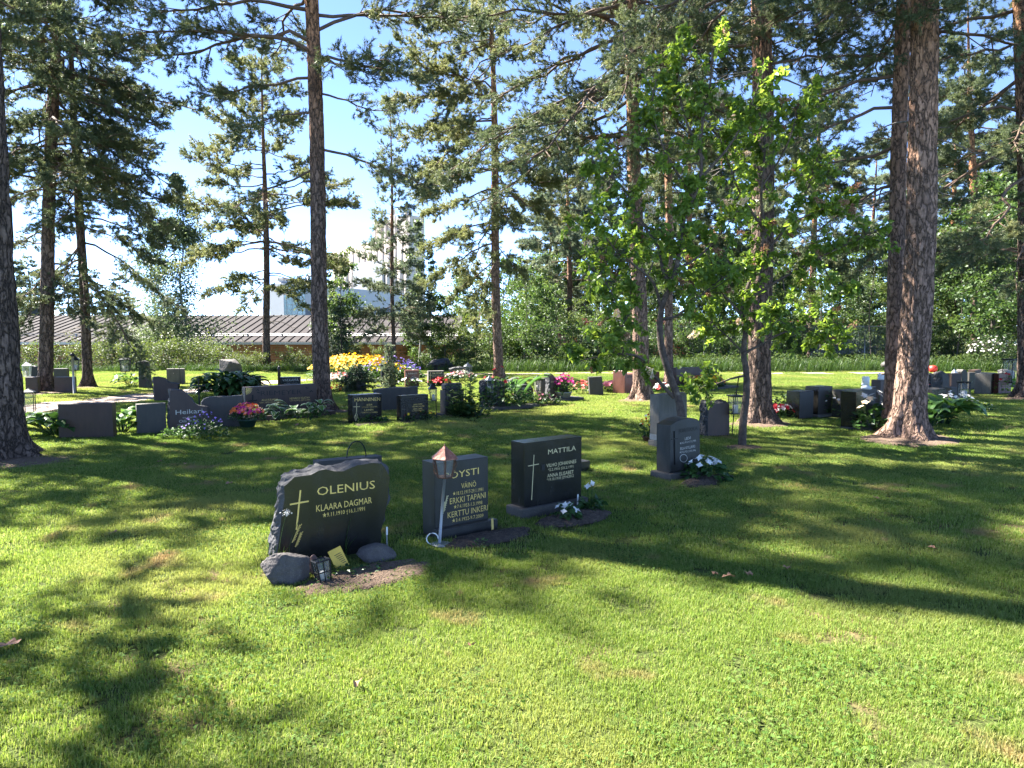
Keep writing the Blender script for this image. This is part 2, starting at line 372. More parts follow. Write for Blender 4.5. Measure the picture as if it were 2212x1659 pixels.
def trunk_geo(T, cf, rf, z0, z1, sides=14, step=.5, rough=0.0, slot=0, seed=0):
    """lofted trunk; rough > 0 carves bark plates into the surface"""
    n = max(4, int((z1 - z0) / step)); zs = np.linspace(z0, z1, n)
    if not rough:
        T.add([cf(z) for z in zs], [rf(z) for z in zs], sides, slot); return
    V = np.zeros((n, sides, 3))
    for j, z in enumerate(zs):
        c, r0 = cf(z), rf(z)
        k = max(0.0, 1 - z / .55)
        for i in range(sides):
            a = 2 * math.pi * i / sides; x, y = math.cos(a), math.sin(a)
            q = Vector((x * 3.4 + seed, y * 3.4, z * 1.5)); wv = noise.noise(q * 1.7) * .35
            d = noise.voronoi(q * 1.25 + Vector((wv, wv, wv * 2)))[0]; e = min(.35, d[1] - d[0]) / .35
            rr = r0 * (1 + rough * (e - .55) + .03 * noise.noise(q * .5))
            rr *= 1 + k * k * (.3 + .32 * math.sin(a * 5 + seed * 2 + math.sin(a * 2)))
            V[j, i] = (c.x + rr * x, c.y + rr * y, c.z)
    i = np.arange(sides); j = np.arange(n - 1)[:, None] * sides
    F = np.stack([j + i, j + (i + 1) % sides, j + sides + (i + 1) % sides, j + sides + i], -1).reshape(-1, 4)
    T.V.append(V.reshape(-1, 3)); T.F.append(F + T.n); T.M.append(slot); T.n += V.size // 3

def limb_curve(start, az, L, el, droop, rng, n=9, wob=.06):
    t = np.linspace(0, 1, n); h = np.array([math.cos(az), math.sin(az), 0.0]); s_ = np.array([-h[1], h[0], 0])
    z = L * (math.tan(el) * t - droop * t ** 2 + .35 * droop * t ** 4)
    w1 = np.cumsum(rng.normal(0, wob * L / n * 2, n)); w1[0] = 0
    w2 = np.cumsum(rng.normal(0, wob * L / n * 1.5, n)); w2[0] = 0
    return np.array(start)[None] + h[None] * (L * t * math.cos(el * .5))[:, None] + s_[None] * w1[:, None] + np.array([0, 0, 1.0])[None] * (z + w2)[:, None]

def pine(label, base, top, r0, r1, H, z0, L0, nwhorl=16, per=4, seed=0, k=26, nl=.085, nw=.009, shoots=9, group=None, mat='needle', bark='bark',
         rough=0.0, sides=14, el=(-.1, .35), droop=.35, fill=1.0, bare=.25, dead=6, extra=(), cone=False, az_bias=None, cat='tree', name='pine_tree', sub=12, skip=None, fol=2.1):
    nw *= 1.25; k = int(k * 1.5)
    """base: ground point; top: a point the trunk passes through higher up"""
    rng = np.random.default_rng(seed); B = Vector(base); dv = (Vector(top) - B); dv = dv / dv.z
    ph = rng.uniform(0, 6, 2); am = .05
    def cf(z): return Vector((dv.x * z + am * math.sin(z * .45 + ph[0]) * min(1, z / 3), dv.y * z + am * math.cos(z * .4 + ph[1]) * min(1, z / 3), z))
    def rf(z):
        t = z / H; r = r0 + (r1 - r0) * min(1, z / (H * .5)) if z < H * .5 else r1 * (1 - (t - .5) * 1.86)
        return max(.012, r * (1 + .35 * math.exp(-max(0, z) / .22)))
    root = empty(name, B, label, cat, group); T = Tubes()
    trunk_geo(T, cf, rf, -.15, min(H, 8.5) if rough else H, sides, .055 if rough else .45, rough, 0, seed)
    if rough and H > 8.5: trunk_geo(T, cf, rf, 8.45, H, 10, .5, 0, 0, seed)
    Lv = Leaves(); SP, SD, SL, SV = [], [], [], []
    limbs = []
    for wv in range(nwhorl):
        t0 = (wv + rng.uniform(-.3, .3)) / nwhorl
        a0 = rng.uniform(0, 6.28)
        for i in range(per):
            if rng.random() > fill: continue
            t = min(.985, max(0, t0 + rng.normal(0, .35) / nwhorl)); z = z0 + (H - z0) * t
            az = a0 + 6.28 * i / per + rng.normal(0, .3)
            if az_bias is not None and math.cos(az - az_bias[0]) < rng.uniform(-1, 1) * az_bias[1] - az_bias[2]: continue
            prof = (1 - t) ** (.9 if cone else .55) * (.55 + .45 * min(1, t * 5 + .5)) if cone else (.35 + .65 * min(1, t * 4 + .35)) * (1 - t ** 2.2) + .12
            L = L0 * prof * rng.uniform(.65, 1.15)
            e = el[0] + (el[1] - el[0]) * t + rng.normal(0, .2)
            limbs.append((z, az, L, e, droop * (1 - .75 * t) * rng.uniform(.6, 1.3), bare, 1.0))
    for z, az, L, e in extra: limbs.append((z, az, L, e, droop * .7, bare, 1.0))
    for z, az, L, e, dr, br, dens in limbs:
        if skip and skip(B + cf(z) + Vector((math.cos(az), math.sin(az), 0)) * L * .7): continue
        c = cf(z); st = c + Vector((math.cos(az), math.sin(az), 0)) * rf(z) * .6
        cv = limb_curve(st, az, L, e, dr, rng, 10, .13); rl = max(.009, min(rf(z) * .34, .007 + .0105 * L))
        T.add(cv, rl * np.linspace(1, .18, len(cv)) ** .8, 5, 1)
        ns = max(3, int(sub * min(1.3, L / 2.2)))
        seg = np.linspace(0, 1, len(cv))
        for q in range(ns):
            u = br + (1 - br) * (q + rng.uniform(0, .9)) / ns; u = min(u, .99)
            p = np.array([np.interp(u, seg, cv[:, d]) for d in range(3)])
            i0 = min(len(cv) - 2, int(u * (len(cv) - 1))); d = cv[i0 + 1] - cv[i0]; d /= np.linalg.norm(d) + 1e-9
            sgn = 1 if q % 2 else -1; ya = sgn * rng.uniform(.5, 1.25)
            h = np.array([d[0] * math.cos(ya) - d[1] * math.sin(ya), d[0] * math.sin(ya) + d[1] * math.cos(ya), d[2] + rng.uniform(-.3, .35)])
            h /= np.linalg.norm(h); l = (.26 + .34 * (1 - u)) * L ** .7 * rng.uniform(.55, 1.25) * .85
            m = 4; tt = np.linspace(0, 1, m)
            sc = p[None] + h[None] * (l * tt)[:, None] + np.array([0, 0, 1.0])[None] * (l * (.0 - .25 * dr) * tt ** 2 + .12 * l * tt ** 3)[:, None]
            T.add(sc, np.linspace(rl * .35, .004, m), 4, 1)
            nsh = max(4, int(shoots * fol * (.5 + l)))
            us = rng.uniform(.25, 1.0, nsh); us[0] = 1.0
            pp = np.stack([np.interp(us, tt, sc[:, d_]) for d_ in range(3)], 1)
            dd = h[None] + rng.normal(0, .55, (nsh, 3)) + np.array([[0, 0, .25]])
            SP.append(pp + rng.normal(0, .045, (nsh, 3)) * np.array([[1, 1, 1.2]])); SD.append(dd); SL.append(rng.uniform(.1, .26, nsh)); SV.append(np.clip(rng.normal(.45, .2) + rng.normal(0, .1, nsh), 0, 1))
    for i in range(dead):
        z = rng.uniform(max(1.5, z0 * .45), z0 * 1.05); az = rng.uniform(0, 6.28); L = rng.uniform(.35, 1.4) * min(1, L0 / 2)
        c = cf(z); st = c + Vector((math.cos(az), math.sin(az), 0)) * rf(z) * .7
        cv = limb_curve(st, az, L, rng.uniform(-.2, .2), rng.uniform(.1, .6), rng, 6, .12)
        T.add(cv, np.linspace(.018, .004, 6), 4, 2)
        for q in range(3):
            s2 = cv[2 + q]; c2 = limb_curve(s2, az + rng.choice([-1, 1]) * rng.uniform(.4, 1), L * .4, rng.uniform(-.5, .2), .3, rng, 4, .1); T.add(c2, np.linspace(.008, .003, 4), 3, 2)
    T.build('trunk', [M[bark], M['limb'], M['deadwood']], root)
    P = np.concatenate(SP); D = unit(np.concatenate(SD)); Ls = np.concatenate(SL); va = np.concatenate(SV)
    Lv.needles(P, D, Ls, k, nl, nw, rng, var=va)
    Lv.build('crown', M[mat], root)
    return root

def broadleaf(label, base, H, r0, z0, W, nleaf, size, seed=0, leaf='aspenleaf', bark='greybark', shape='oval', group=None, cat='tree', name='young_tree', nl=None,
              el=(.2, .9), lean=(0, 0), wid=.36, stems=1, heart=False, clump=.2):
    rng = np.random.default_rng(seed); root = empty(name, base, label, cat, group); T = Tubes(); Lv = Leaves(); ends = []
    nl = nl or max(8, int(H * 5))
    for s_ in range(stems):
        lx, ly = (lean[0], lean[1]) if stems == 1 else (lean[0] + rng.normal(0, .3 * W / max(H, .3)), lean[1] + rng.normal(0, .3 * W / max(H, .3)))
        ox = np.array([0, 0]) if stems == 1 else rng.normal(0, .12 * W, 2)
        ph = rng.uniform(0, 6, 2); zs = np.linspace(-.1, H * .97, 9); am = .012 * H
        pts = np.stack([ox[0] + lx * zs + am * np.sin(zs * 1.1 + ph[0]), ox[1] + ly * zs + am * np.cos(zs * .9 + ph[1]), zs], 1)
        T.add(pts, np.maximum(.006, r0 * np.linspace(1, .1, 9)), 7)
        for i in range(max(3, nl // stems)):
            t = rng.uniform(0, 1) ** .9; z = z0 + (H * .96 - z0) * t
            p = np.array([np.interp(z, zs, pts[:, d]) for d in range(3)]); az = rng.uniform(0, 6.28)
            prof = {'cone': (1 - t) ** .8 + .06, 'oval': math.sin(math.pi * min(1, .12 + .84 * t)) ** .7 + .05, 'flat': .4 + .6 * math.sqrt(max(0, 1 - t * t))}[shape]
            L = W * prof * rng.uniform(.55, 1.1); e = rng.uniform(*el)
            cv = limb_curve(p, az, L, e * (.6 + .5 * t), .18, rng, 5, .08); T.add(cv, np.linspace(max(.004, r0 * .3 * (1 - t * .7)), .003, 5), 4)
            ends.append((cv, L))
    per = max(2, nleaf // max(1, len(ends)))
    for cv, L in ends:
        m = max(3, int(per * (L / W + .3))); u = rng.uniform(.2, 1.05, m); seg = np.linspace(0, 1, len(cv))
        P = np.stack([np.interp(u, seg, cv[:, d]) for d in range(3)], 1) + rng.normal(0, clump * (.15 + L * .5), (m, 3)) * np.array([[1, 1, .7]])
        D = rng.normal(0, 1, (m, 3)) + np.array([[0, 0, -.25]]); N = rng.normal(0, .6, (m, 3)) + np.array([[0, 0, 1.0]])
        Lv.leaves(P, D, N, size * rng.uniform(.6, 1.25, m), wid, rng, heart=heart, var=np.clip(rng.normal(.5, .16) + rng.normal(0, .2, m), 0, 1))
    T.build('trunk' if cat == 'tree' else 'stems', [M[bark]], root); Lv.build('crown' if cat == 'tree' else 'foliage', M[leaf], root)
    return root

def spruce(label, base, H, W, seed=0, group=None, k=34, nl=.035, nw=.006, mat='spruce', name='young_spruce', cat='tree', nw_=None, z0=.08):
    rng = np.random.default_rng(seed); root = empty(name, base, label, cat, group); T = Tubes(); SP, SD, SL = [], [], []
    T.add([(0, 0, -.05), (0, 0, H * .5), (0, 0, H)], [max(.008, H * .016), max(.006, H * .009), .003], 6)
    nwh = nw_ or max(7, int(H / .16))
    for wv in range(nwh):
        t = wv / nwh; z = H * (z0 + (1 - z0) * t)
        for i in range(6):
            az = rng.uniform(0, 6.28); L = W * (1 - t) ** .85 * rng.uniform(.7, 1.1) + .04
            cv = limb_curve((0, 0, z), az, L, rng.uniform(-.1, .35), .25, rng, 5, .04); T.add(cv, np.linspace(.006, .002, 5), 3)
            m = max(3, int(L / .05)); u = rng.uniform(.1, 1, m); seg = np.linspace(0, 1, 5)
            P = np.stack([np.interp(u, seg, cv[:, d]) for d in range(3)], 1); hd = np.array([math.cos(az), math.sin(az), 0])
            D = unit(hd[None] + rng.normal(0, .6, (m, 3))); SP.append(P); SD.append(D); SL.append(rng.uniform(.05, .14, m) * (.6 + .5 * min(1, W)))
    T.build('trunk', [M['darktrunk']], root); Lv = Leaves(); Lv.needles(np.concatenate(SP), np.concatenate(SD), np.concatenate(SL), k, nl, nw, rng)
    Lv.build('crown', M[mat], root); return root

def blade_leaf(Lv, p, az, L, wd, arch, rng, n=5, var=.5, el=1.1, edge=None, roll=0.0):
    """a long arching leaf as a strip of quads; edge = Leaves for the pale margin"""
    t = np.linspace(0, 1, n); h = np.array([math.cos(az), math.sin(az), 0]); s_ = np.array([-h[1], h[0], 0])
    ang = el - arch * t; step = L / (n - 1); pts = [np.array(p, float)]
    for i in range(n - 1): pts.append(pts[-1] + step * (h * math.cos(ang[i]) + np.array([0, 0, math.sin(ang[i])])))
    pts = np.array(pts); wv = wd * np.sin(np.pi * (.08 + .9 * t)) ** .8
    up = np.array([0, 0, 1.0]) * .25
    def strip(tgt, a, b):
        V = np.stack([pts + (s_ + up) * (wv * a)[:, None] if a > 0 else pts + (s_ - up) * (wv * a)[:, None], pts + (s_ + up) * (wv * b)[:, None] if b > 0 else pts + (s_ - up) * (wv * b)[:, None]], 1).reshape(-1, 3)
        i = np.arange(n - 1) * 2; tgt.q.append(np.stack([i, i + 1, i + 3, i + 2], 1) + tgt.n); tgt.V.append(V); tgt.n += len(V); tgt.var.append(np.full(len(V), var))
    k = .8 if edge is not None else 1.0
    strip(Lv, -k, 0); strip(Lv, 0, k)
    if edge is not None: strip(edge, -1.0, -k); strip(edge, k, 1.0)

def hosta(label, base, r, h, n, L, wd, seed, edge=False, group=None, mat='hostaleaf', name='hosta_plant', cat='plant'):
    rng = np.random.default_rng(seed); root = empty(name, base, label, cat, group); Lv = Leaves(); E = Leaves() if edge else None; T = Tubes()
    for i in range(n):
        az = rng.uniform(0, 6.28); rr = r * math.sqrt(rng.random()) * .6; hh = h * rng.uniform(.35, 1.0) * (1 - .45 * rr / r)
        b = np.array([rr * .25 * math.cos(az), rr * .25 * math.sin(az), 0]); p = np.array([rr * math.cos(az), rr * math.sin(az), hh])
        T.add([b, b * .5 + p * .5 + np.array([0, 0, hh * .12]), p], [.006, .005, .004], 4)
        blade_leaf(Lv, p, az + rng.normal(0, .3), L * rng.uniform(.7, 1.15), wd * rng.uniform(.8, 1.15), rng.uniform(.9, 1.9), rng, 6, rng.random(), rng.uniform(.2, .9), E)
    T.build('stems', [M['plantleaf']], root)
    Lv.build('leaves', M[mat], root)
    if edge: E.build('leaf_edges', M['hostaedge'], root)
    return root

def bedding(label, base, r, h, nleaf, leaf, nflow, fsize, fcol, seed, group=None, mat='plantleaf', name='flower_plant', cat='flowers', ry=None, rz=0.0, wid=.4, petals=5, fh=None, heart=False):
    """low mound of leaves with open flowers on top"""
    rng = np.random.default_rng(seed); root = empty(name, base, label, cat, group, rz); ry = ry or r
    def spot(n, inner=1.0):
        a = rng.uniform(0, 6.28, n); q = np.sqrt(rng.random(n)) * inner; x, y = r * q * np.cos(a), ry * q * np.sin(a)
        return x, y, np.sqrt(np.maximum(0, 1 - q * q * .85)), a
    Lv = Leaves(); x, y, k, a = spot(nleaf)
    P = np.stack([x, y, h * k * rng.uniform(.15, 1, nleaf)], 1); D = np.stack([np.cos(a), np.sin(a), rng.uniform(-.4, .6, nleaf)], 1) + rng.normal(0, .4, (nleaf, 3))
    Lv.leaves(P, D, rng.normal(0, .35, (nleaf, 3)) + np.array([[0, 0, 1.0]]), leaf * rng.uniform(.6, 1.2, nleaf), wid, rng, heart=heart)
    Lv.build('foliage', M[mat], root)
    T = Tubes()
    if nflow:
        x, y, k, a = spot(nflow, .95); z = (fh or h) * k * rng.uniform(.85, 1.15, nflow) + .01
        cols = fcol if isinstance(fcol, (list, tuple)) else [fcol]
        for ci, col in enumerate(cols):
            F = Leaves(); idx = np.arange(nflow) % len(cols) == ci
            c = np.stack([x, y, z], 1)[idx]; n = len(c)
            if n == 0: continue
            Nn = unit(np.stack([np.cos(a[idx]) * .5, np.sin(a[idx]) * .5 - .35, np.full(n, .8)], 1) + rng.normal(0, .25, (n, 3)))
            U, W = perp(Nn); va = rng.uniform(0, 1, n)
            for p in range(petals):
                an = 2 * math.pi * p / petals; d = U * math.cos(an) + W * math.sin(an) + Nn * .25
                F.leaves(c, d, Nn, fsize * rng.uniform(.45, .6, n), .48, rng, heart=True, fold=.1, var=np.clip(va + rng.normal(0, .1, n), 0, 1))
            F.build('blossoms', M['f_' + col], root)
        for i in range(0, nflow, max(1, nflow // 40)): T.add([(x[i] * .6, y[i] * .6, 0), (x[i], y[i], z[i])], [.003, .002], 3)
        T.build('stems', [M['plantleaf']], root)
    return root

def blob(name, base, dims, mat, seed, label=None, cat=None, group=None, rz=0.0, amp=.25, freq=1.6, flat=.0, facet=0.0, sink=.3):
    """a stone: a sphere pulled about by noise and cut by a few planes"""
    import bmesh
    bm = bmesh.new(); bmesh.ops.create_icosphere(bm, subdivisions=5, radius=1.0); rnd = random.Random(seed); o3 = Vector((rnd.uniform(0, 50),) * 3)
    pl = [(Vector((rnd.gauss(0, 1), rnd.gauss(0, 1), rnd.gauss(.15, .75))).normalized(), rnd.uniform(.56, .84)) for _ in range(int(20 * facet))]
    for v in bm.verts:
        p = v.co.copy(); p *= 1 + amp * noise.noise(p * freq + o3) + amp * .4 * noise.noise(p * freq * 3 + o3)
        for n_, d in pl:
            e = p.dot(n_) - d
            if e > 0: p -= n_ * e * .93
        p *= 1 + amp * .16 * noise.noise(p * freq * 6 + o3) + amp * .12 * noise.noise(p * freq * 14 + o3)
        v.co = Vector((p.x * dims[0], p.y * dims[1], p.z * dims[2]))
    zmin = min(v.co.z for v in bm.verts)
    for v in bm.verts: v.co.z -= zmin + dims[2] * sink * 2
    me = bpy.data.meshes.new(name); bm.to_mesh(me); bm.free(); me.materials.append(mat)
    me.polygons.foreach_set('use_smooth', np.ones(len(me.polygons), bool))
    o = bpy.data.objects.new(name, me); C.objects.link(o); o.location = base; o.rotation_euler.z = rz
    return tag(o, label, cat, group) if label else o

# ------------------------------------------------------------------ gravestones
def text_meshes(items):
    """items: (string, (x0, z0), (x1, z1), cap height) in the face's own plane -> verts, faces"""
    V, F = [], []
    for s_, a, b, cap in items:
        c = bpy.data.curves.new('lettering_text', 'FONT'); c.body = s_; c.extrude = 0; c.resolution_u = 2
        o = bpy.data.objects.new('lettering_text', c); C.objects.link(o); bpy.context.view_layer.update()
        me = bpy.data.meshes.new_from_object(o.evaluated_get(bpy.context.evaluated_depsgraph_get()))
        bpy.data.objects.remove(o); bpy.data.curves.remove(c)
        if not len(me.vertices): continue
        xs = [v.co.x for v in me.vertices]; x0, x1 = min(xs), max(xs); kx = (b[0] - a[0]) / (x1 - x0); kz = cap / .73; sl_ = (b[1] - a[1]) / (b[0] - a[0])
        base = len(V)
        for v in me.vertices:
            X = (v.co.x - x0) * kx; V.append((a[0] + X, -.0025, a[1] + X * sl_ + v.co.y * kz))
        for p in me.polygons: F.append([base + i for i in p.vertices])
        bpy.data.meshes.remove(me)
    return V, F

GRASS_SKIP = []          # (x, y, rx, ry, angle): where no grass grows
class Stone:
    """a gravestone standing on plane through its front left bottom corner; D coordinates give its outline"""
    def __init__(s, label, L, yaw, t, xr=None, top=None, poly=None, mat='black', side=None, rough=0.0, cat='gravestone', group=None, zb=0.0, back=None, name='gravestone', bev=.006, topr=None):
        s.O = G(L[0], L[1], zb); s.yaw = R(yaw); s.u = Vector((math.cos(s.yaw), math.sin(s.yaw), 0)); s.n = Vector((s.u.y, -s.u.x, 0)); s.t = t
        if poly: out = [s.loc(*p) for p in poly]
        else:
            x1 = s.loc(xr, L[1])[0]
            for _ in range(8):
                P = s.O + s.u * x1; x1 = s.loc(xr, pr(P)[1])[0]
            zl = s.loc(L[0], top)[1]; zr = zl if topr is None else s.loc(xr, topr)[1]
            out = [(0, zb), (x1, zb), (x1, zr), (0, zl)]
        s.zb = zb; s.h = max(p[1] for p in out); s.w = max(p[0] for p in out)
        s.root = empty(name, (s.O.x, s.O.y, 0), label, cat, group, s.yaw)
        out = [(x, z - (.05 if z <= zb + .02 and zb == 0 else 0)) for x, z in out]
        slab_mesh(out, t, M[mat], M[side or mat], rough, bev, s.root, back)
        GRASS_SKIP.append((s.O.x + s.u.x * s.w / 2 - s.n.x * t / 2, s.O.y + s.u.y * s.w / 2 - s.n.y * t / 2, s.w / 2 + .02, t / 2 + .02, s.yaw))
    def loc(s, x, y):
        d = ray(x, y); o = Vector((0, 0, CAM_H)); tt = (s.O - o).dot(s.n) / d.dot(s.n); P = o + d * tt
        return ((P - s.O).dot(s.u), P.z)
    def pt(s, lx, out=0.0, z=0.0):
        P = s.O + s.u * lx + s.n * out; return Vector((P.x, P.y, z))
    def text(s, items, mat='gold', name='lettering'):
        it = []
        for st, a, b, cap in items:
            A, B = s.loc(*a), s.loc(*b); hz = s.loc(a[0], a[1] - cap)[1] - A[1]; it.append((st, A, B, hz))
        for one in it:
            V, F = text_meshes([one]); mb = MB(); mb.add(V, F, M[mat]); mb.build(name, s.root)
    def strokes(s, lines, wd, mat='gold', name='cross', dep=.004):
        """engraved or fixed bars: polylines in D coordinates, each a flat bar wd metres wide"""
        mb = MB()
        for j, ln in enumerate(lines):
            P = [s.loc(*p) for p in ln]
            for (x0, z0), (x1, z1) in zip(P[:-1], P[1:]):
                L = math.hypot(x1 - x0, z1 - z0)
                if L < 1e-5: continue
                nx, nz = -(z1 - z0) / L * wd / 2, (x1 - x0) / L * wd / 2; d = -dep - j * .0007
                q = [(x0 + nx, z0 + nz), (x0 - nx, z0 - nz), (x1 - nx, z1 - nz), (x1 + nx, z1 + nz)]
                vs = [(x, d, z) for x, z in q] + [(x, -.0005, z) for x, z in q]
                mb.add(vs, [[0, 1, 2, 3], [0, 4, 5, 1], [1, 5, 6, 2], [2, 6, 7, 3], [3, 7, 4, 0]], M[mat])
        return mb.build(name, s.root)
    def plinth(s, x0, x1, front, back, h, mat='grey', name='plinth', bev=.006, z0=-.05):
        mb = MB(); mb.box(((x0 + x1) / 2, (back - front) / 2, (h + z0) / 2), (x1 - x0, back + front, h - z0), M[mat], bev=bev)
        o = mb.build(name, s.root)
        c = s.pt((x0 + x1) / 2, (front - back) / 2); GRASS_SKIP.append((c.x, c.y, (x1 - x0) / 2 + .03, (front + back) / 2 + .03, s.yaw)); return o
def slab_mesh(out, t, mface, mside, rough, bev, root, back=None):
    P = [Vector((x, 0, z)) for x, z in out]
    area = sum(P[i].x * P[(i + 1) % len(P)].z - P[(i + 1) % len(P)].x * P[i].z for i in range(len(P)))
    if area < 0: P = P[::-1]
    c = sum(P, Vector()) / len(P)
    if rough:
        Q = []; stp = .022 if rough > 0 else .1
        for i in range(len(P)):
            a, b = P[i], P[(i + 1) % len(P)]; n = max(1, int((b - a).length / stp))
            Q += [a.lerp(b, k / n) for k in range(n)]
        P = Q; nr = 9
    else: nr = 2
    n = len(P); vs = []; seed = c.x * 7 + c.z * 3 + root.location.x
    def ins(p, k): d = (c - p); return p + d.normalized() * k if d.length > 1e-6 else p
    rings = []
    for j in range(nr):
        y = t * j / (nr - 1); ring = []
        for i, p in enumerate(P):
            q = p.copy()
            if rough and 0 < j < nr - 1 or (rough and j == nr - 1):
                d = (p - c).normalized(); w0 = Vector((p.x * 6 + seed, y * 7, p.z * 6))
                am = rough * (noise.noise(w0) * .6 + .5 * noise.noise(w0 * 2.7) + .25 * noise.noise(w0 * 6))
                bow = math.sin(math.pi * j / (nr - 1)) * rough * .8
                q = p + d * (am + bow * .6) + Vector((0, 0, 0))
                if p.z < .03: q.z = p.z
            ring.append(Vector((q.x, y, q.z)))
        rings.append(ring)
    if not rough and bev:
        f = [Vector((ins(p, bev).x, 0, ins(p, bev).z)) for p in P]; bk = [Vector((v.x, t, v.z)) for v in f]
        rings = [f, [Vector((p.x, bev, p.z)) for p in P], [Vector((p.x, t - bev, p.z)) for p in P], bk]
    for r in rings: vs += r
    fs = []; nr = len(rings)
    mb = MB(); side = []
    for j in range(nr - 1):
        for i in range(n):
            a, b = j * n + i, j * n + (i + 1) % n; side.append([a, a + n, b + n, b])
    mb.v = [tuple(v) for v in vs]; k1 = mb.slot(mface); k2 = mb.slot(mside)
    for f in side: mb.f.append(f); mb.m.append(k2); mb.sm.append(False)
    mb.f.append(list(range(n))); mb.m.append(k1); mb.sm.append(False)
    mb.f.append([(nr - 1) * n + i for i in range(n)][::-1]); mb.m.append(k1 if not rough else k2); mb.sm.append(False)
    return mb.build('slab', root)

def soil_bed(D, rx, ry, yaw, seed, h=.018, mat='soil', name='soil_patch'):
    c = G(*D); n = 72; vs = [(0, 0, h)]; fs = []; rr = 12
    for j in range(1, rr + 1):
        q = j / rr
        for i in range(n):
            a = 2 * math.pi * i / n; k = q * (1 + .22 * noise.noise(Vector((math.cos(a) * 1.5, math.sin(a) * 1.5, seed))) + .14 * noise.noise(Vector((math.cos(a) * 6, math.sin(a) * 6, seed))))
            vs.append((rx * k * math.cos(a), ry * k * math.sin(a), h * (1 - q * q) + .014 * noise.noise(Vector((math.cos(a) * q * 9, math.sin(a) * q * 9, seed))) + (.006 if j < rr else -.01)))
    for i in range(n): fs.append([0, 1 + i, 1 + (i + 1) % n])
    for j in range(rr - 1):
        for i in range(n):
            a, b = 1 + j * n + i, 1 + j * n + (i + 1) % n; fs.append([a, a + n, b + n, b])
    mb = MB(); mb.add(vs, fs, M[mat], True); o = mb.build(name, None, (c.x, c.y, .004), R(yaw)); struct(o)
    GRASS_SKIP.append((c.x, c.y, rx * .95, ry * .95, R(yaw), 1)); return o
# ------------------------------------------------------------------ setting: ground, path
def lawn_mat():
    m, t, b, N, L = new_mat('lawn_turf')
    ge = N.new('ShaderNodeNewGeometry'); n1 = N.new('ShaderNodeTexNoise'); n1.inputs['Scale'].default_value = 45; n1.inputs['Detail'].default_value = 6
    L.new(ge.outputs['Position'], n1.inputs['Vector'])
    r = ramp(N, [(.3, (.03, .035, .012)), (.55, (.06, .08, .02)), (.75, (.12, .12, .045))]); L.new(n1.outputs[0], r.inputs[0])
    n2 = N.new('ShaderNodeTexNoise'); n2.inputs['Scale'].default_value = .8; n2.inputs['Detail'].default_value = 5; L.new(ge.outputs['Position'], n2.inputs['Vector'])
    mr = N.new('ShaderNodeMapRange'); mr.inputs['From Min'].default_value = .55; mr.inputs['From Max'].default_value = .68; L.new(n2.outputs[0], mr.inputs[0])
    mx = N.new('ShaderNodeMix'); mx.data_type = 'RGBA'; L.new(mr.outputs[0], mx.inputs[0]); L.new(r.outputs[0], mx.inputs[6]); rgb(mx.inputs[7], (.15, .1, .055))
    L.new(mx.outputs[2], b.inputs['Base Color']); b.inputs['Roughness'].default_value = 1; b.inputs['Specular IOR Level'].default_value = .1
    bp = N.new('ShaderNodeBump'); bp.inputs['Distance'].default_value = .03; bp.inputs['Strength'].default_value = .8; L.new(n1.outputs[0], bp.inputs['Height']); L.new(bp.outputs[0], b.inputs['Normal'])
    return m
M['lawn'] = lawn_mat()
def ground():
    ax = lambda lo, hi: sorted(set([-900, -400, -200, -120, -80, -60] + list(np.arange(lo, hi, .6).round(3)) + [60, 80, 120, 200, 400, 900]))
    xs = ax(-45, 45); ys = [v for v in ax(-4, 55) if v > -59] + [-20.0]; ys = sorted(set(ys))
    V = np.array([(x, y, gz(x, y)) for y in ys for x in xs]); nx, ny = len(xs), len(ys)
    i = np.arange(nx - 1)[None, :]; j = np.arange(ny - 1)[:, None] * nx
    F = np.stack([j + i, j + i + 1, j + nx + i + 1, j + nx + i], -1).reshape(-1, 4)
    struct(mesh_np('ground', V, [(F, 0)], [M['lawn']], smooth=True))
ground()
PATH = [(-11.5, 11.5, 1.1), (-10.35, 15, 1.15), (-9.5, 17.2, 1.1), (-9.0, 19, 1.0), (-8.2, 21.5, .9), (-6.6, 24, .8), (-3, 26.6, .7), (2, 27.6, .65), (9, 27.7, .65), (18, 27.4, .6), (26, 27, .6)]
def path():
    P = []; n = 12
    for a in range(len(PATH) - 1):
        p0, p1, p2, p3 = PATH[max(0, a - 1)], PATH[a], PATH[a + 1], PATH[min(len(PATH) - 1, a + 2)]
        for k in range(n):
            t = k / n
            P.append([.5 * (2 * p1[d] + (p2[d] - p0[d]) * t + (2 * p0[d] - 5 * p1[d] + 4 * p2[d] - p3[d]) * t * t + (3 * p1[d] - p0[d] - 3 * p2[d] + p3[d]) * t ** 3) for d in range(3)])
    P.append(list(PATH[-1])); P = np.array(P); T = unit(np.gradient(P[:, :2], axis=0)); Nn = np.stack([-T[:, 1], T[:, 0]], 1); V = []
    for k in range(len(P)):
        wv = P[k, 2] * (1 + .18 * noise.noise(Vector((k * .5, 0, 0))))
        for q in (-1, -.5, 0, .5, 1):
            x, y = P[k, :2] + Nn[k] * wv * q * .75; V.append((x, y, gz(x, y) + .012))
    i = np.arange(4)[None, :]; j = np.arange(len(P) - 1)[:, None] * 5
    F = np.stack([j + i, j + i + 1, j + 6 + i, j + 5 + i], -1).reshape(-1, 4)
    struct(mesh_np('path', V, [(F[:, ::-1], 0)], [M['gravel']], smooth=True))
    for p in P[::2]: GRASS_SKIP.append((p[0], p[1], p[2] * .62, p[2] * .62, 0))
path()

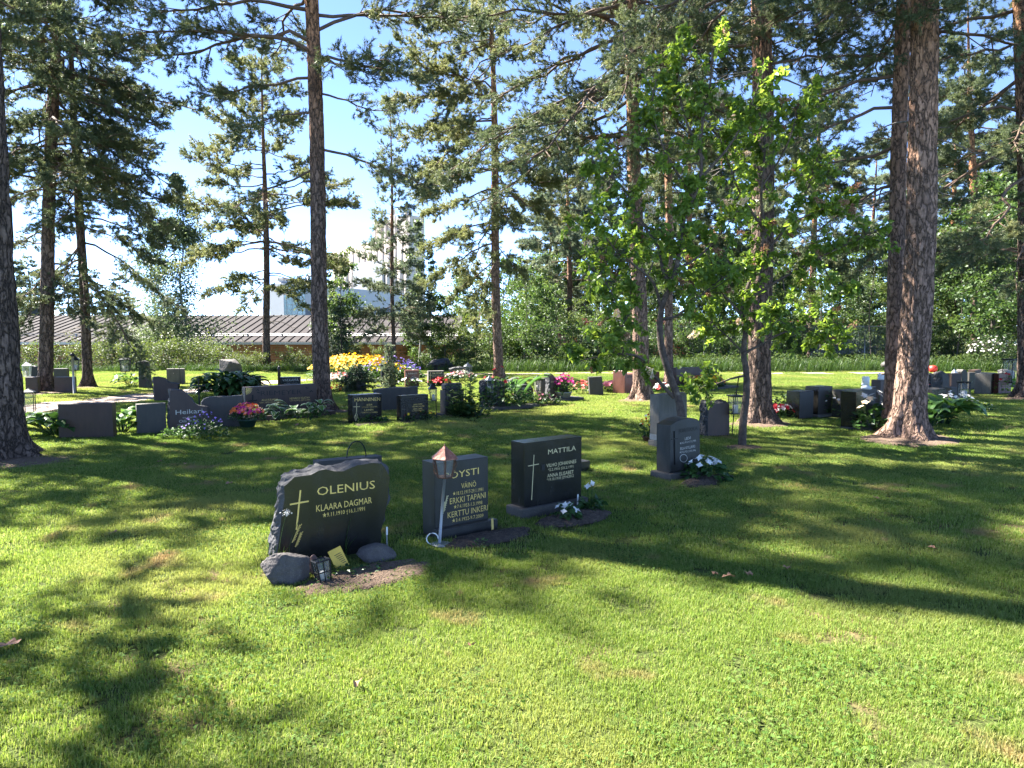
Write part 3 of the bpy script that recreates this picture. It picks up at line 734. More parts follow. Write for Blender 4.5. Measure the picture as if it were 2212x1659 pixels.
# ------------------------------------------------------------------ gravestones, first row
c1 = lambda x, y: (542.2 + x * .3676, 921.7 + y * .3676)
c2 = lambda x, y: (x * .2451, 731.9 + y * .2451)
c3 = lambda x, y: (460.8 + x * .2451, 731.9 + y * .2451)
c4 = lambda x, y: (921.7 + x * .2451, 731.9 + y * .2451)
c5 = lambda x, y: (1355.4 + x * .1961, 731.9 + y * .1961)
c6 = lambda x, y: (1653.6 + x * .2525, 731.9 + y * .2525)
YAW = 37
GS = 'gravestones on the lawn'
def T1(c, *rows): return [(s_, c(*a), c(*b), cap * k) for (s_, a, b, cap), k in ((r, {c1: .3676, c2: .2451, c3: .2451, c4: .2451, c5: .1961, c6: .2525}[c]) for r in rows)]

s1 = Stone('rough-hewn black gravestone with gold cross and lettering, grey rocks at its foot', c1(150, 832), 35, .19, mat='black', side='hewn', rough=.055, group=GS,
           poly=[c1(*p) for p in [(150, 832), (152, 760), (168, 640), (180, 520), (197, 430), (195, 350), (215, 335), (255, 297), (300, 290), (352, 283), (400, 258), (440, 250), (490, 262), (545, 262), (590, 240), (630, 226), (665, 222), (705, 214), (765, 216), (785, 240), (802, 268), (817, 300), (808, 360), (806, 410), (795, 470), (788, 520), (776, 570), (764, 610), (768, 640), (752, 716)]])
s1.text(T1(c1, ('OLENIUS', (388, 405), (728, 362), 52), ('KLAARA DAGMAR', (383, 500), (710, 448), 40), ('★9.11.1910 †16.1.1991', (420, 533), (668, 492), 25)))
s1.strokes([[c1(290, 373), c1(266, 605)], [c1(228, 457), c1(338, 437)]], .011)
ear = lambda c, x0, y0, x1, y1, k, n=6: sum([[[c(x0 + (x1 - x0) * i / n, y0 + (y1 - y0) * i / n), c(x0 + (x1 - x0) * (i + .6) / n + k, y0 + (y1 - y0) * (i + .6) / n - k * .7)]] for i in range(n)], []) + [[c(x0, y0), c(x1, y1)]]
s1.strokes(ear(c1, 240, 680, 285, 575, 16) + ear(c1, 258, 705, 290, 620, 16), .0035, name='wheat_emblem')

s2 = Stone('dark granite gravestone with gold lettering behind the copper-roofed lantern', c1(1082, 652), YAW, .2, xr=c1(1395, 0)[0], top=c1(0, 217)[1], mat='blackmat', group=GS)
s2.text(T1(c1, ('PÖYSTI', (1135, 313), (1338, 277), 42), ('VÄINÖ', (1235, 363), (1322, 350), 32), ('★18.12.1917-29.1.1991', (1185, 405), (1363, 377), 22), ('ERKKI TAPANI', (1168, 456), (1378, 416), 36),
            ('★7.4.1953-1.3.1998', (1190, 483), (1358, 454), 22), ('KERTTU INKERI', (1155, 538), (1390, 490), 36), ('★3.4.1922-9.7.2009', (1180, 564), (1365, 530), 22)))
s2.strokes(ear(c1, 1130, 500, 1150, 405, 9, 7) + ear(c1, 1118, 520, 1132, 440, 9, 5), .004, 'palegold', 'wheat_emblem')
s2.plinth(-.02, s2.w + .05, .07, -.005, .075, 'blackmat', 'ledge')

s3 = Stone('polished black gravestone on a grey plinth beside white flowers', c1(1606, 478), YAW, .2, xr=c1(1942, 0)[0], top=c1(0, 98)[1], mat='black', group=GS, zb=.085)
s3.text(T1(c1, ('MATTILA', (1745, 163), (1908, 138), 30), ('VILHO JOHANNES', (1735, 240), (1910, 212), 22), ('*2.2.1916 †21.2.1991', (1745, 262), (1893, 240), 16), ('ANNA ELISABET', (1740, 299), (1895, 274), 22), ('*19.10.1918 †29.4.2012', (1738, 321), (1895, 294), 17)), 'palegold')
s3.strokes([[c1(1662, 165), c1(1648, 430)], [c1(1628, 231), c1(1690, 219)]], .006, 'palegold')
s3.strokes([[c1(1706, 240), c1(1726, 237)]], .05, 'dark_letter', 'ornament')
s3.plinth(-.055, s3.w + .05, .04, .2, .085, 'grey')

s4 = Stone('arched dark gravestone on a plinth in front of the lilac stem', c5(470, 1480), YAW, .2, mat='blackmat', group=GS, zb=.075,
           poly=[c5(*p) for p in [(470, 1480), (800, 1392), (798, 905), (770, 886), (735, 876), (690, 871), (640, 874), (590, 888), (540, 910), (470, 955)]])
s4.text(T1(c5, ('LEEVI', (630, 1117), (695, 1104), 32), ('★24.3.1913 †17.12.1990', (575, 1162), (752, 1130), 22), ('EILA KYLLIKKI', (580, 1226), (742, 1196), 32), ('★27.2.1921 †14.5.1996', (572, 1262), (750, 1236), 22)), 'white_letter')
s4.text(T1(c5, ('JORTIKKA', (560, 1037), (770, 1003), 46)), 'dark_letter', 'raised_name')
s4.strokes([[c5(515, 1015), c5(520, 1385)], [c5(482, 1105), c5(548, 1095)]], .012, 'dark_letter', dep=.01)
s4.strokes([[c5(617 + 40 * math.cos(a), 1315 - 42 * math.sin(a)) for a in np.linspace(0, 6.2832, 25)]], .005, 'white_letter', 'ring_emblem')
s4.plinth(-.06, s4.w + .06, .06, .24, .075, 'grey')

s5 = Stone('low dark stone with a black hoop behind the rough-hewn gravestone', (689, 1046), YAW, .16, xr=826, top=997, mat='grey', group=GS, topr=985)
mb = MB(); hp = [(s5.w * .62 + .115 * math.cos(a), .06, s5.h - .0 + .17 * math.sin(a)) for a in np.linspace(-.25, math.pi + .25, 16)]; mb.tube(hp, .007, M['iron'], 6)
mb.build('hoop_handle', s5.root)
s6 = Stone('low flat dark stone plate beside the polished black gravestone', (1225, 1022), YAW, .3, xr=1275, top=1003, mat='blackmat', group=GS, name='grave_plate')

# ------------------------------------------------------------------ left group
Stone('wide plain red-brown stone seen from behind between hostas', c2(522, 886), 9, .15, xr=c2(1000, 0)[0], top=c2(0, 573)[1], mat='brown', group=GS)
Stone('dark slab with a pale left edge standing behind the stepped rough gravestone', c2(1212, 848), 33, .14, xr=360, top=c2(0, 578)[1], mat='grey', side='pale', group=GS)
s = Stone('rough-edged brown gravestone with a stepped top and pale lettering by blue flowers', c2(1496, 832), 34, .16, mat='brown', side='hewn', rough=.04, group=GS,
          poly=[c2(*p) for p in [(1496, 832), (1830, 790), (1834, 700), (1825, 597), (1780, 592), (1735, 583), (1705, 560), (1680, 525), (1650, 486), (1620, 463), (1590, 455), (1550, 453), (1500, 456), (1496, 600)]])
s.text(T1(c2, ('Heikari', (1548, 668), (1785, 652), 42), ('os. Karhu', (1610, 701), (1730, 693), 16), ('Oili Inkeri', (1578, 740), (1762, 727), 26), ('*20.6.1913 †1.3.1991', (1560, 767), (1780, 750), 13)), 'white_letter')
s.plinth(-.06, s.w + .03, .04, .2, .05, 'grey')
Stone('broad dark slab with an uneven top beside the brown stone with a sun emblem', c2(1775, 792), 20, .14, mat='grey', side='grey', rough=.02, group=GS,
      poly=[c2(*p) for p in [(1775, 792), (2135, 768), (2135, 500), (2060, 505), (1980, 514), (1900, 512), (1840, 516), (1800, 530), (1775, 560)]])
s7 = Stone('wide brown gravestone with a gold sun emblem and dark cross above striped hostas', c3(287, 705), 40, .17, xr=685, top=c3(0, 427)[1], mat='brown', side='brown', group=GS)
s7.text(T1(c3, ('ALLI JULIANA', (425, 549), (570, 540), 18), ('*29.1.1919 †23.4.2007', (405, 570), (592, 560), 13), ('HEINRICH GUSTAV', (673, 535), (850, 525), 18), ('*27.10.1912 †27.3.1991', (672, 552), (852, 543), 13)))
s7.text(T1(c3, ('RIEMEYER', (418, 500), (780, 484), 42)), 'dark_letter', 'raised_name')
s7.strokes([[c3(345, 492), c3(346, 665)], [c3(303, 549), c3(385, 540)]], .028, 'dark_letter', dep=.012)
s7.strokes([[c3(284 + 26 * math.cos(a), 434 + 24 * math.sin(a)), c3(284 + 60 * math.cos(a), 434 + 58 * math.sin(a))] for a in np.linspace(.1, 1.45, 7)] + [[c3(286, 434), c3(308, 440)], [c3(286, 440), c3(304, 452)], [c3(286, 446), c3(296, 458)]], .009, 'gold', 'sun_emblem')
s7.strokes([[c3(375, 455), c3(392, 445), c3(400, 460)], [c3(385, 470), c3(410, 478)], [c3(812, 425), c3(825, 436), c3(838, 430)], [c3(848, 470), c3(862, 455), c3(875, 468)]], .02, 'dark_letter', 'bird_marking')
s7.plinth(-.12, s7.w + .14, .55, .06, .09, 'brown', 'platform')
soilin = MB(); soilin.box((s7.w / 2, -.27, .096), (s7.w * .95, .4, .03), M['soil'], bev=.01); soilin.build('soil_filling', s7.root)

# ------------------------------------------------------------------ second row, middle
s8 = Stone('black gravestone with gold lettering, a gold cross and a bare bed of seedlings', c3(1228, 740), YAW, .2, xr=c3(1486, 0)[0], top=c3(0, 497)[1], mat='black', group=GS)
s8.text(T1(c3, ('HÄNNINEN', (1245, 552), (1470, 545), 32), ('ESA', (1352, 590), (1402, 586), 15), ('*11.2.1911 †10.5.1991', (1308, 608), (1443, 602), 11), ('LEMPI', (1332, 636), (1408, 632), 15), ('*13.4.1911 †17.2.2003', (1300, 656), (1447, 649), 11)))
s8.strokes([[c3(1262, 562), c3(1262, 650)], [c3(1233, 600), c3(1290, 597)], [c3(1262, 650), c3(1242, 690), c3(1255, 722), c3(1268, 690), c3(1266, 660)], [c3(1254, 672), c3(1258, 710)]], .009, 'palegold')
s9 = Stone('black gravestone with dark raised name and an arched niche beside the leaning lantern', c3(1655, 735), YAW, .17, xr=c3(1897, 0)[0], top=c3(0, 503)[1], mat='black', group=GS)
s9.text(T1(c3, ('LIPPO TAPIO', (1762, 587), (1842, 580), 13), ('*18.2.1909 †18.8.1981', (1748, 604), (1858, 596), 11), ('SEPPO TAPIO', (1760, 627), (1842, 619), 13), ('*14.3.1937 †15.6.2015', (1748, 643), (1858, 634), 11)))
s9.text(T1(c3, ('KANANSUKKO', (1668, 556), (1885, 541), 28)), 'grey', 'raised_name')
s9.strokes([[c3(1662, 735), c3(1662, 600), c3(1672, 584), c3(1684, 578), c3(1697, 583), c3(1706, 598), c3(1706, 733)], [c3(1684, 590), c3(1684, 730)], [c3(1664, 622), c3(1705, 619)]], .012, 'grey', 'niche_emblem')
Stone('low wide grey stone with a scarred top standing behind two black gravestones', c3(1418, 640), 22, .16, mat='grey', side='hewn', rough=.02, group=GS,
      poly=[c3(*p) for p in [(1418, 640), (1803, 640), (1803, 420), (1720, 428), (1640, 430), (1560, 436), (1480, 440), (1425, 450)]])
s = Stone('two-tiered grey gravestone half hidden by a tall budding leafy plant', c4(165, 680), YAW, .2, xr=c4(330, 0)[0], top=c4(0, 456)[1], mat='grey', group=GS)
mb = MB(); mb.box((s.w / 2, .11, s.h + .065), (s.w * .92, .16, .13), M['hewn'], bev=.02); mb.build('upper_block', s.root); s.plinth(-.07, s.w + .05, .04, .22, .04, 'grey')
s.strokes([[c4(182, 475), c4(182, 540)], [c4(165, 512), c4(200, 510)]], .01, 'pale')
s = Stone('rough dark gravestone behind peonies with a small grey lantern at its side', c4(520, 612), YAW, .24, mat='blackmat', side='hewnblack', rough=.05, group=GS,
          poly=[c4(*p) for p in [(520, 612), (690, 590), (690, 380), (640, 368), (590, 360), (540, 366), (518, 380)]])
s.text(T1(c4, ('MUSTONEN', (566, 430), (690, 422), 18)), 'palegold'); s.plinth(-.12, s.w + .55, .5, .05, .07, 'grey', 'platform')
Stone('rounded grey rough stone behind the fern', c4(735, 470), YAW, .2, mat='grey', side='hewn', rough=.04, group=GS, poly=[c4(*p) for p in [(735, 470), (890, 455), (886, 390), (860, 360), (820, 345), (780, 350), (745, 365)]])
s = Stone('small round-topped black gravestone between the fern and the black lantern', c4(800, 545), YAW, .15, mat='black', side='hewnblack', rough=.02, group=GS, poly=[c4(*p) for p in [(800, 545), (940, 530), (938, 440), (920, 415), (880, 404), (830, 408), (800, 425)]])
s.text(T1(c4, ('RUOKO', (845, 448), (920, 440), 20)), 'white_letter')
s = Stone('brown gravestone with a curved rough left edge above a pot of pink flowers', c4(1092, 545), YAW, .2, mat='brown', side='hewn', rough=.035, group=GS,
          poly=[c4(*p) for p in [(1092, 545), (1250, 520), (1248, 340), (1180, 342), (1130, 340), (1112, 315), (1092, 305), (1078, 312), (1090, 360)]])
s.text(T1(c4, ('RINTA-OJAS', (1098, 386), (1195, 379), 15)), 'palegold'); s.strokes([[c4(1105, 400), c4(1107, 500)], [c4(1093, 425), c4(1122, 422)]], .01, 'pale'); s.plinth(-.1, s.w + .25, .28, .2, .06, 'grey', 'platform')
Stone('grey square-topped stone behind the brown stone with a curved edge', c4(1010, 512), YAW, .2, xr=c4(1075, 0)[0], top=c4(0, 350)[1], mat='grey', group=GS)
Stone('plain grey stone tilted on the open lawn, seen from behind', c4(1440, 498), 5, .16, mat='grey', group=GS, poly=[c4(*p) for p in [(1440, 498), (1562, 494), (1545, 332), (1428, 338)]])
s = Stone('red granite gravestone with a broad side face beside the thick pine', c4(1752, 488), 50, .34, xr=c4(2050, 0)[0], top=c4(0, 315)[1], mat='red', group=GS)
mb = MB(); mb.box((.0, .17, s.h / 2 + .05), (.12, .37, s.h + .1), M['red'], bev=.01); mb.build('pillar', s.root)
s.text(T1(c4, ('NISKANEN', (1762, 345), (1815, 340), 14), ('AINO MARIA', (1885, 400), (2010, 390), 10), ('EINO ARMAS', (1885, 440), (2010, 430), 10)), 'dark_letter')
s = Stone('tall pale grey gravestone with a grey band, rising behind the lilac stem', c5(352, 1210), 30, .2, mat='pale', group=GS, poly=[c5(*p) for p in [(352, 1210), (660, 1160), (655, 590), (350, 622)]])
s.plinth(-.02, s.w + .02, .02, .22, .1, 'pale'); mb = MB(); mb.box((s.w / 2, s.t / 2, .15), (s.w + .012, s.t + .012, .09), M['galv'], bev=.004); mb.build('metal_band', s.root)
Stone('rough dark stone with a smooth brown face beside a lantern on a rod', c5(888, 1088), 24, .22, mat='brown', side='hewnblack', rough=.06, group=GS,
      poly=[c5(*p) for p in [(888, 1088), (1126, 1062), (1122, 720), (1100, 700), (1040, 705), (990, 712), (940, 700), (900, 712), (885, 900)]])
s = Stone('long dark polished stone behind orange and yellow flowers', c5(535, 570), YAW, .3, xr=c5(990, 0)[0], top=c5(0, 325)[1], mat='brown', group=GS, topr=c5(0, 307)[1]); s.plinth(-.15, s.w + .2, .6, .1, .08, 'grey', 'platform')
s.text(T1(c5, ('LEHTINEN', (590, 480), (720, 470), 26)), 'dark_letter')

# ------------------------------------------------------------------ back row, middle
s = Stone('black gravestone with a white family name behind the brown sun-emblem stone', c3(588, 462), 12, .16, xr=c3(770, 0)[0], top=c3(0, 338)[1], mat='black', group=GS)
s.text(T1(c3, ('VALKAMA', (610, 376), (752, 370), 22), ('LEO EEMELI VALKAMA', (625, 398), (742, 393), 7)), 'white_letter')
Stone('dark flat-topped stone hidden behind the large hosta clump', c3(190, 430), 10, .16, xr=c3(415, 0)[0], top=c3(0, 328)[1], mat='grey', group=GS)
s = Stone('black gravestone with a dark name behind a spreading dark spruce', c3(1186, 468), 15, .18, xr=c3(1346, 0)[0], top=c3(0, 300)[1], mat='blackmat', group=GS)
s.text(T1(c3, ('TAPIONIEMI', (1200, 335), (1336, 332), 18)), 'white_letter'); s.strokes([[c3(1192, 320), c3(1192, 420)], [c3(1186, 338), c3(1200, 338)]], .01, 'grey'); s.plinth(-.05, s.w + .05, .05, .2, .04, 'grey')
s = Stone('tall black gravestone with a pale cross behind a slim conifer', c3(1478, 432), 15, .2, xr=c3(1591, 0)[0], top=c3(0, 225)[1], mat='black', group=GS)
s.text(T1(c3, ('SEPÄLÄ', (1490, 262), (1585, 259), 15)), 'white_letter'); s.strokes([[c3(1477 + 3, 243), c3(1480, 340)], [c3(1465 + 3, 270), c3(1492, 269)]], .012, 'white_letter'); s.plinth(-.1, s.w + .06, .05, .24, .05, 'grey')
s = Stone('red-brown gravestone with pale lettering and pale cross in the back row', c3(1692, 424), 15, .2, xr=c3(1814, 0)[0], top=c3(0, 276)[1], mat='red', group=GS)
s.text(T1(c3, ('RÄIHÄ', (1718, 314), (1795, 311), 15), ('TAUNO', (1742, 334), (1776, 332), 7), ('TOINI INKERI', (1722, 352), (1790, 349), 7), ('AINO TELLERVO', (1722, 376), (1792, 373), 7)), 'white_letter'); s.strokes([[c3(1700, 300), c3(1700, 395)], [c3(1685 + 7, 322), c3(1712, 321)]], .012, 'white_letter')
s = Stone('black gravestone with a pale side and gold lettering above red flowers', c3(1896, 420), 18, .2, xr=c3(2034, 0)[0], top=c3(0, 284)[1], mat='black', side='pale', group=GS)
s.text(T1(c3, ('SALOMAA', (1930, 312), (2017, 308), 15), ('SALOMO JOHANNES', (1928, 332), (2018, 329), 8), ('*13.10.1914', (1945, 345), (2005, 343), 6), ('HAROLD ARTTO', (1936, 360), (2010, 357), 9), ('*8.2.1950 †1.11.2020', (1940, 374), (2008, 371), 6)), 'palegold')
s.strokes([[c3(1913, 295), c3(1912, 365)], [c3(1902, 320), c3(1924, 319)]], .012, 'palegold')
s = Stone('rough black boulder-shaped gravestone with gold lettering at the lawn edge', c4(222, 352), 20, .25, mat='black', side='hewnblack', rough=.05, group=GS, poly=[c4(*p) for p in [(222, 352), (325, 340), (342, 300), (336, 262), (300, 254), (240, 256), (212, 268), (222, 310)]])
s.text(T1(c4, ('IKONEN', (240, 288), (308, 283), 17), ('TOIVO ILMARI', (262, 305), (312, 302), 8)), 'palegold')
blob('dark_rock', G(*c3(2000, 280)), (.55, .3, .32), M['hewnblack'], 31, 'low dark rock in the long grass behind the back row', 'rock')

# ------------------------------------------------------------------ far left
Stone('tall grey obelisk-like stone left of the small cross', c2(1222, 438), 18, .2, mat='grey', group=GS, poly=[c2(*p) for p in [(1222, 438), (1338, 430), (1306, 205), (1270, 193), (1218, 200)]])
s = Stone('pale square stone with a wire hoop on the sunny lawn far left', c2(1470, 400), 15, .2, xr=c2(1625, 0)[0], top=c2(0, 264)[1], mat='pale', group=GS)
mb = MB(); mb.tube([(.32 + .09 * math.cos(a), -.1, .32 + .3 * (math.sin(a) if a > 0 else 0) - (.3 if a in (0,) else 0)) for a in np.linspace(.0, math.pi, 10)], .008, M['iron'], 5); mb.build('wire_hoop', s.root)
Stone('dark rough stone with a stepped top right beside the gravel path', c2(1362, 548), 20, .2, mat='brown', side='hewnblack', rough=.05, group=GS, poly=[c2(*p) for p in [(1362, 548), (1560, 520), (1570, 400), (1520, 392), (1480, 385), (1450, 350), (1400, 342), (1352, 346)]])
Stone('brown square stone just right of the leaning pine', c2(482, 478), 14, .18, xr=c2(655, 0)[0], top=c2(0, 338)[1], mat='brown', group=GS)
Stone('dark green-grey stone half hidden behind the brown square stone', c2(476, 390), 10, .18, xr=c2(594, 0)[0], top=c2(0, 262)[1], mat='grey', group=GS)
Stone('brown stone partly behind the leaning pine at its left', c2(228, 486), 14, .18, xr=c2(335, 0)[0], top=c2(0, 338)[1], mat='brown', group=GS)
Stone('round dark stone with a pale lamp in front, far left by the shrubs', c2(250, 380), 14, .2, mat='hewnblack', side='hewnblack', rough=.03, group=GS, poly=[c2(*p) for p in [(250, 380), (330, 375), (330, 275), (310, 248), (280, 238), (258, 250)]])
blob('boulder', G(*c2(2030, 300)), (.6, .42, .5), M['rock'], 12, 'big grey boulder among shrubs at the lawn edge', 'boulder', amp=.16, facet=.6)

# ------------------------------------------------------------------ right group
Stone('short grey stone with a polished black side beside red flowers', c6(287, 680), 30, .3, xr=c6(407, 0)[0], top=c6(0, 452)[1], mat='grey', side='black', group=GS)
s = Stone('taller grey stone with a black side on a thin base plate', c6(447, 664), 30, .3, xr=c6(566, 0)[0], top=c6(0, 412)[1], mat='grey', side='black', group=GS); s.plinth(-.12, s.w + .15, .1, .3, .035, 'pale')
Stone('light grey-brown stone carrying a small white bird figure', c6(645, 672), 24, .22, xr=c6(938, 0)[0], top=c6(0, 442)[1], mat='grey', group=GS)
s = Stone('polished black stone with a sloping top beside white lilies', c6(776, 776), 52, .24, mat='black', group=GS, poly=[c6(*p) for p in [(776, 776), (862, 745), (860, 470), (845, 450), (825, 440), (776, 455)]]); s.plinth(-.05, s.w + .4, .25, .24, .035, 'grey')
s = Stone('tall red-brown stone left of the twin pine trunks', c6(975, 630), 24, .22, xr=c6(1060, 0)[0], top=c6(0, 355)[1], mat='brown', group=GS)
Stone('low dark block at the foot of the twin pine trunks', c6(918, 690), 20, .3, xr=c6(1048, 0)[0], top=c6(0, 562)[1], mat='blackmat', group=GS)
s = Stone('dark polished stone with a pale grey side right of the twin trunks', c6(1420, 612), YAW, .3, xr=c6(1536, 0)[0], top=c6(0, 436)[1], mat='black', side='grey', group=GS)
Stone('small grey stone beside a black square lantern', c6(1580, 572), 25, .2, xr=c6(1655, 0)[0], top=c6(0, 418)[1], mat='grey', group=GS)
Stone('rough-sided pale stone behind the dark polished stone', c6(1415, 470), 30, .25, mat='pale', side='hewn', rough=.05, group=GS, poly=[c6(*p) for p in [(1415, 470), (1475, 462), (1474, 330), (1455, 308), (1415, 312)]])
Stone('round-topped rough stone left of the white lantern', c6(1520, 500), 30, .25, mat='grey', side='hewn', rough=.06, group=GS, poly=[c6(*p) for p in [(1520, 500), (1575, 490), (1572, 330), (1555, 300), (1530, 290), (1515, 310)]])
Stone('brown stone behind the white lantern', c6(1585, 490), 20, .2, xr=c6(1668, 0)[0], top=c6(0, 298)[1], mat='brown', group=GS)
Stone('dark arched stone at the right, narrowest of the far cluster', c6(1682, 440), 20, .2, mat='grey', group=GS, poly=[c6(*p) for p in [(1682, 440), (1730, 436), (1730, 290), (1715, 265), (1695, 262), (1678, 285)]])
Stone('blue-grey smooth stone between two taller far stones', c6(1738, 432), 15, .2, xr=c6(1800, 0)[0], top=c6(0, 288)[1], mat='grey', group=GS)
Stone('dark brown leaning stone at the end of the far cluster', c6(1815, 418), 25, .2, mat='brown', group=GS, poly=[c6(*p) for p in [(1815, 418), (1868, 412), (1845, 262), (1790, 270)]])
Stone('stone with a bright sunlit side and black face near the far right pine', c6(1925, 484), 48, .36, xr=c6(1972, 0)[0], top=c6(0, 304)[1], mat='black', side='pale', group=GS)  # sunlight on the side is put into its colour as pale granite
Stone('red-brown stone nearest the far right pine', c6(1990, 478), 25, .2, xr=c6(2100, 0)[0], top=c6(0, 300)[1], mat='red', group=GS)
Stone('low rounded grey stone in front of the daisy bush', c6(2055, 420), 20, .25, mat='grey', side='hewn', rough=.05, group=GS, poly=[c6(*p) for p in [(2055, 420), (2140, 415), (2135, 285), (2100, 268), (2060, 275)]])
Stone('brown stone peeking out behind the left edge of the twin trunks', c6(1002, 420), 20, .2, xr=c6(1075, 0)[0], top=c6(0, 300)[1], mat='brown', group=GS)
# ------------------------------------------------------------------ pines
def BP(x, Y, dz=0.0):
    p = at(x, 790, Y); return Vector((p.x, Y, gz(p.x, Y) + dz))
def TP(x0, y0, xt, yt, Y=None):
    b = G(x0, y0) if Y is None else BP(x0, Y); return b, at(xt, yt, b.y)
PG = 'tall pines standing among the graves'
def P_(label, a, r0, r1, H, z0, L0, **k):
    b, t = TP(*a); return pine(label, b, t, r0, r1, H, z0, L0, group=k.pop('group', PG), **k)
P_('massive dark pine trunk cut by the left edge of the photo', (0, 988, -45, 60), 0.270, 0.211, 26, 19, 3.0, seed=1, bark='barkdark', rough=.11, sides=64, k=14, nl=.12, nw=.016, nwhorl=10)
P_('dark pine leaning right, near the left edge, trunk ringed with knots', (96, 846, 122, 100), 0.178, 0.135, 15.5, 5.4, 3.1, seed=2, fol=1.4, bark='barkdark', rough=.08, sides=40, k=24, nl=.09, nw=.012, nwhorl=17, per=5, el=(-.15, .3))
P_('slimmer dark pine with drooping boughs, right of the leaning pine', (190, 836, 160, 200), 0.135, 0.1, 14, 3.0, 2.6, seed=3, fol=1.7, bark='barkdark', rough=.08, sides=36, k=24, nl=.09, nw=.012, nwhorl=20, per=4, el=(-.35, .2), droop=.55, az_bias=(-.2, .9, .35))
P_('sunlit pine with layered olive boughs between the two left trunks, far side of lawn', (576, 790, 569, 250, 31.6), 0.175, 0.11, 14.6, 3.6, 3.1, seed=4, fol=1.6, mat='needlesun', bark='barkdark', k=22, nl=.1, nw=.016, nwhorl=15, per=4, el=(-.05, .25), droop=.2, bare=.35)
P_('straight grey-barked pine rising from behind the sun-emblem gravestone', (698, 888, 669, 0), 0.172, 0.115, 21, 15, 3.3, seed=5, fol=1.45, bark='bark', rough=.1, sides=56, k=24, nl=.08, nw=.01, nwhorl=15, per=4, fill=.85, el=(-.1, .3),
   extra=((7.4, 3.3, 3.2, .02), (6.7, 3.0, 2.4, .05), (5.3, .1, 2.2, -.1), (4.9, 3.4, 1.7, -.35), (6.4, .3, 1.6, .0), (7.9, .2, 2.9, .1), (8.4, 2.2, 3.0, .0), (7.0, -.5, 2.4, -.1), (8.1, 4.4, 2.6, .05), (6.0, 3.6, 1.5, -.2), (7.2, 3.5, 3.4, .1), (8.0, 3.0, 3.6, .1), (7.6, .1, 3.0, .12), (8.6, -.2, 3.2, .1), (6.9, 5.6, 2.2, .0)), shoots=9)
P_('slender pointed young pine in front of the silos', (853, 790, 841, 240, 34.5), 0.108, 0.08, 13.6, 2.4, 1.95, seed=6, fol=1.4, mat='needleblue', bark='bark', k=22, nl=.1, nw=.015, nwhorl=20, per=4, cone=True, el=(-.05, .5), droop=.1, bare=.2)
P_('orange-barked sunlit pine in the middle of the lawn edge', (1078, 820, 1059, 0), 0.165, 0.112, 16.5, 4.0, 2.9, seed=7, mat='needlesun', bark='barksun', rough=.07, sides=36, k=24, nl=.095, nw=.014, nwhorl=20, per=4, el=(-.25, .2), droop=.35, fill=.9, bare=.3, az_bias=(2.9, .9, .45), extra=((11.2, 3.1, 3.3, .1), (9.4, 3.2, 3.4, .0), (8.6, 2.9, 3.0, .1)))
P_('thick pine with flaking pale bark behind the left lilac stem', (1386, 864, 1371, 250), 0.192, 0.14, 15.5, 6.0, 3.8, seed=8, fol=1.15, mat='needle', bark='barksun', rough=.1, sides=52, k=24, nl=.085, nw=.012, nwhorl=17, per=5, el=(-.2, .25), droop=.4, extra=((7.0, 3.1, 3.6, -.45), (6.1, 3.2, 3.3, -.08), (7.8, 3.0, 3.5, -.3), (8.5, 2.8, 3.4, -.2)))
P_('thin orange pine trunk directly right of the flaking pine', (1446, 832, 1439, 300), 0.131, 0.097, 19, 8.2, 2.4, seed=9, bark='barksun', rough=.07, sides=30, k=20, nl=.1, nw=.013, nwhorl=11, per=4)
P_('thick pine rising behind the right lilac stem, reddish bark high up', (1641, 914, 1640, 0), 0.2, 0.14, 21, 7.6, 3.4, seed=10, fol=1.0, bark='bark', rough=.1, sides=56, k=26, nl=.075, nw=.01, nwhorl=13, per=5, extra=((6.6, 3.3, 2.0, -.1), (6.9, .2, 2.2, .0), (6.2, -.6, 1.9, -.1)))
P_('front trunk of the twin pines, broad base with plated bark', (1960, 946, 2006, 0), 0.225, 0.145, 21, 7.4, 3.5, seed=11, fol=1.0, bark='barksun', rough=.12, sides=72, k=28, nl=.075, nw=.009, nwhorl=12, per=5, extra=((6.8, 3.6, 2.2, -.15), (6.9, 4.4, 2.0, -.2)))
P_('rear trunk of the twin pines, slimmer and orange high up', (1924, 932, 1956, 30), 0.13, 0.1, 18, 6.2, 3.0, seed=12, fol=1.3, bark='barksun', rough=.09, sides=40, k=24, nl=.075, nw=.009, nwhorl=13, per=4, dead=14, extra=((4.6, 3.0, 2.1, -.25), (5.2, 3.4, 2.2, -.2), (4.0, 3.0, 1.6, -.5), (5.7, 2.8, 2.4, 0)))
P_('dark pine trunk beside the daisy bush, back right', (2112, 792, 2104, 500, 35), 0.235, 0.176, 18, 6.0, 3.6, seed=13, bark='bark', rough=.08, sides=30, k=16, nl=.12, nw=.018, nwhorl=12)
P_('dark pine cut by the right edge of the photo', (2222, 860, 2212, 350), 0.217, 0.158, 19, 3.6, 3.4, seed=14, bark='barkdark', rough=.1, sides=44, k=24, nl=.085, nw=.012, nwhorl=16, per=4, el=(-.25, .2), az_bias=(3.14, .8, .3))
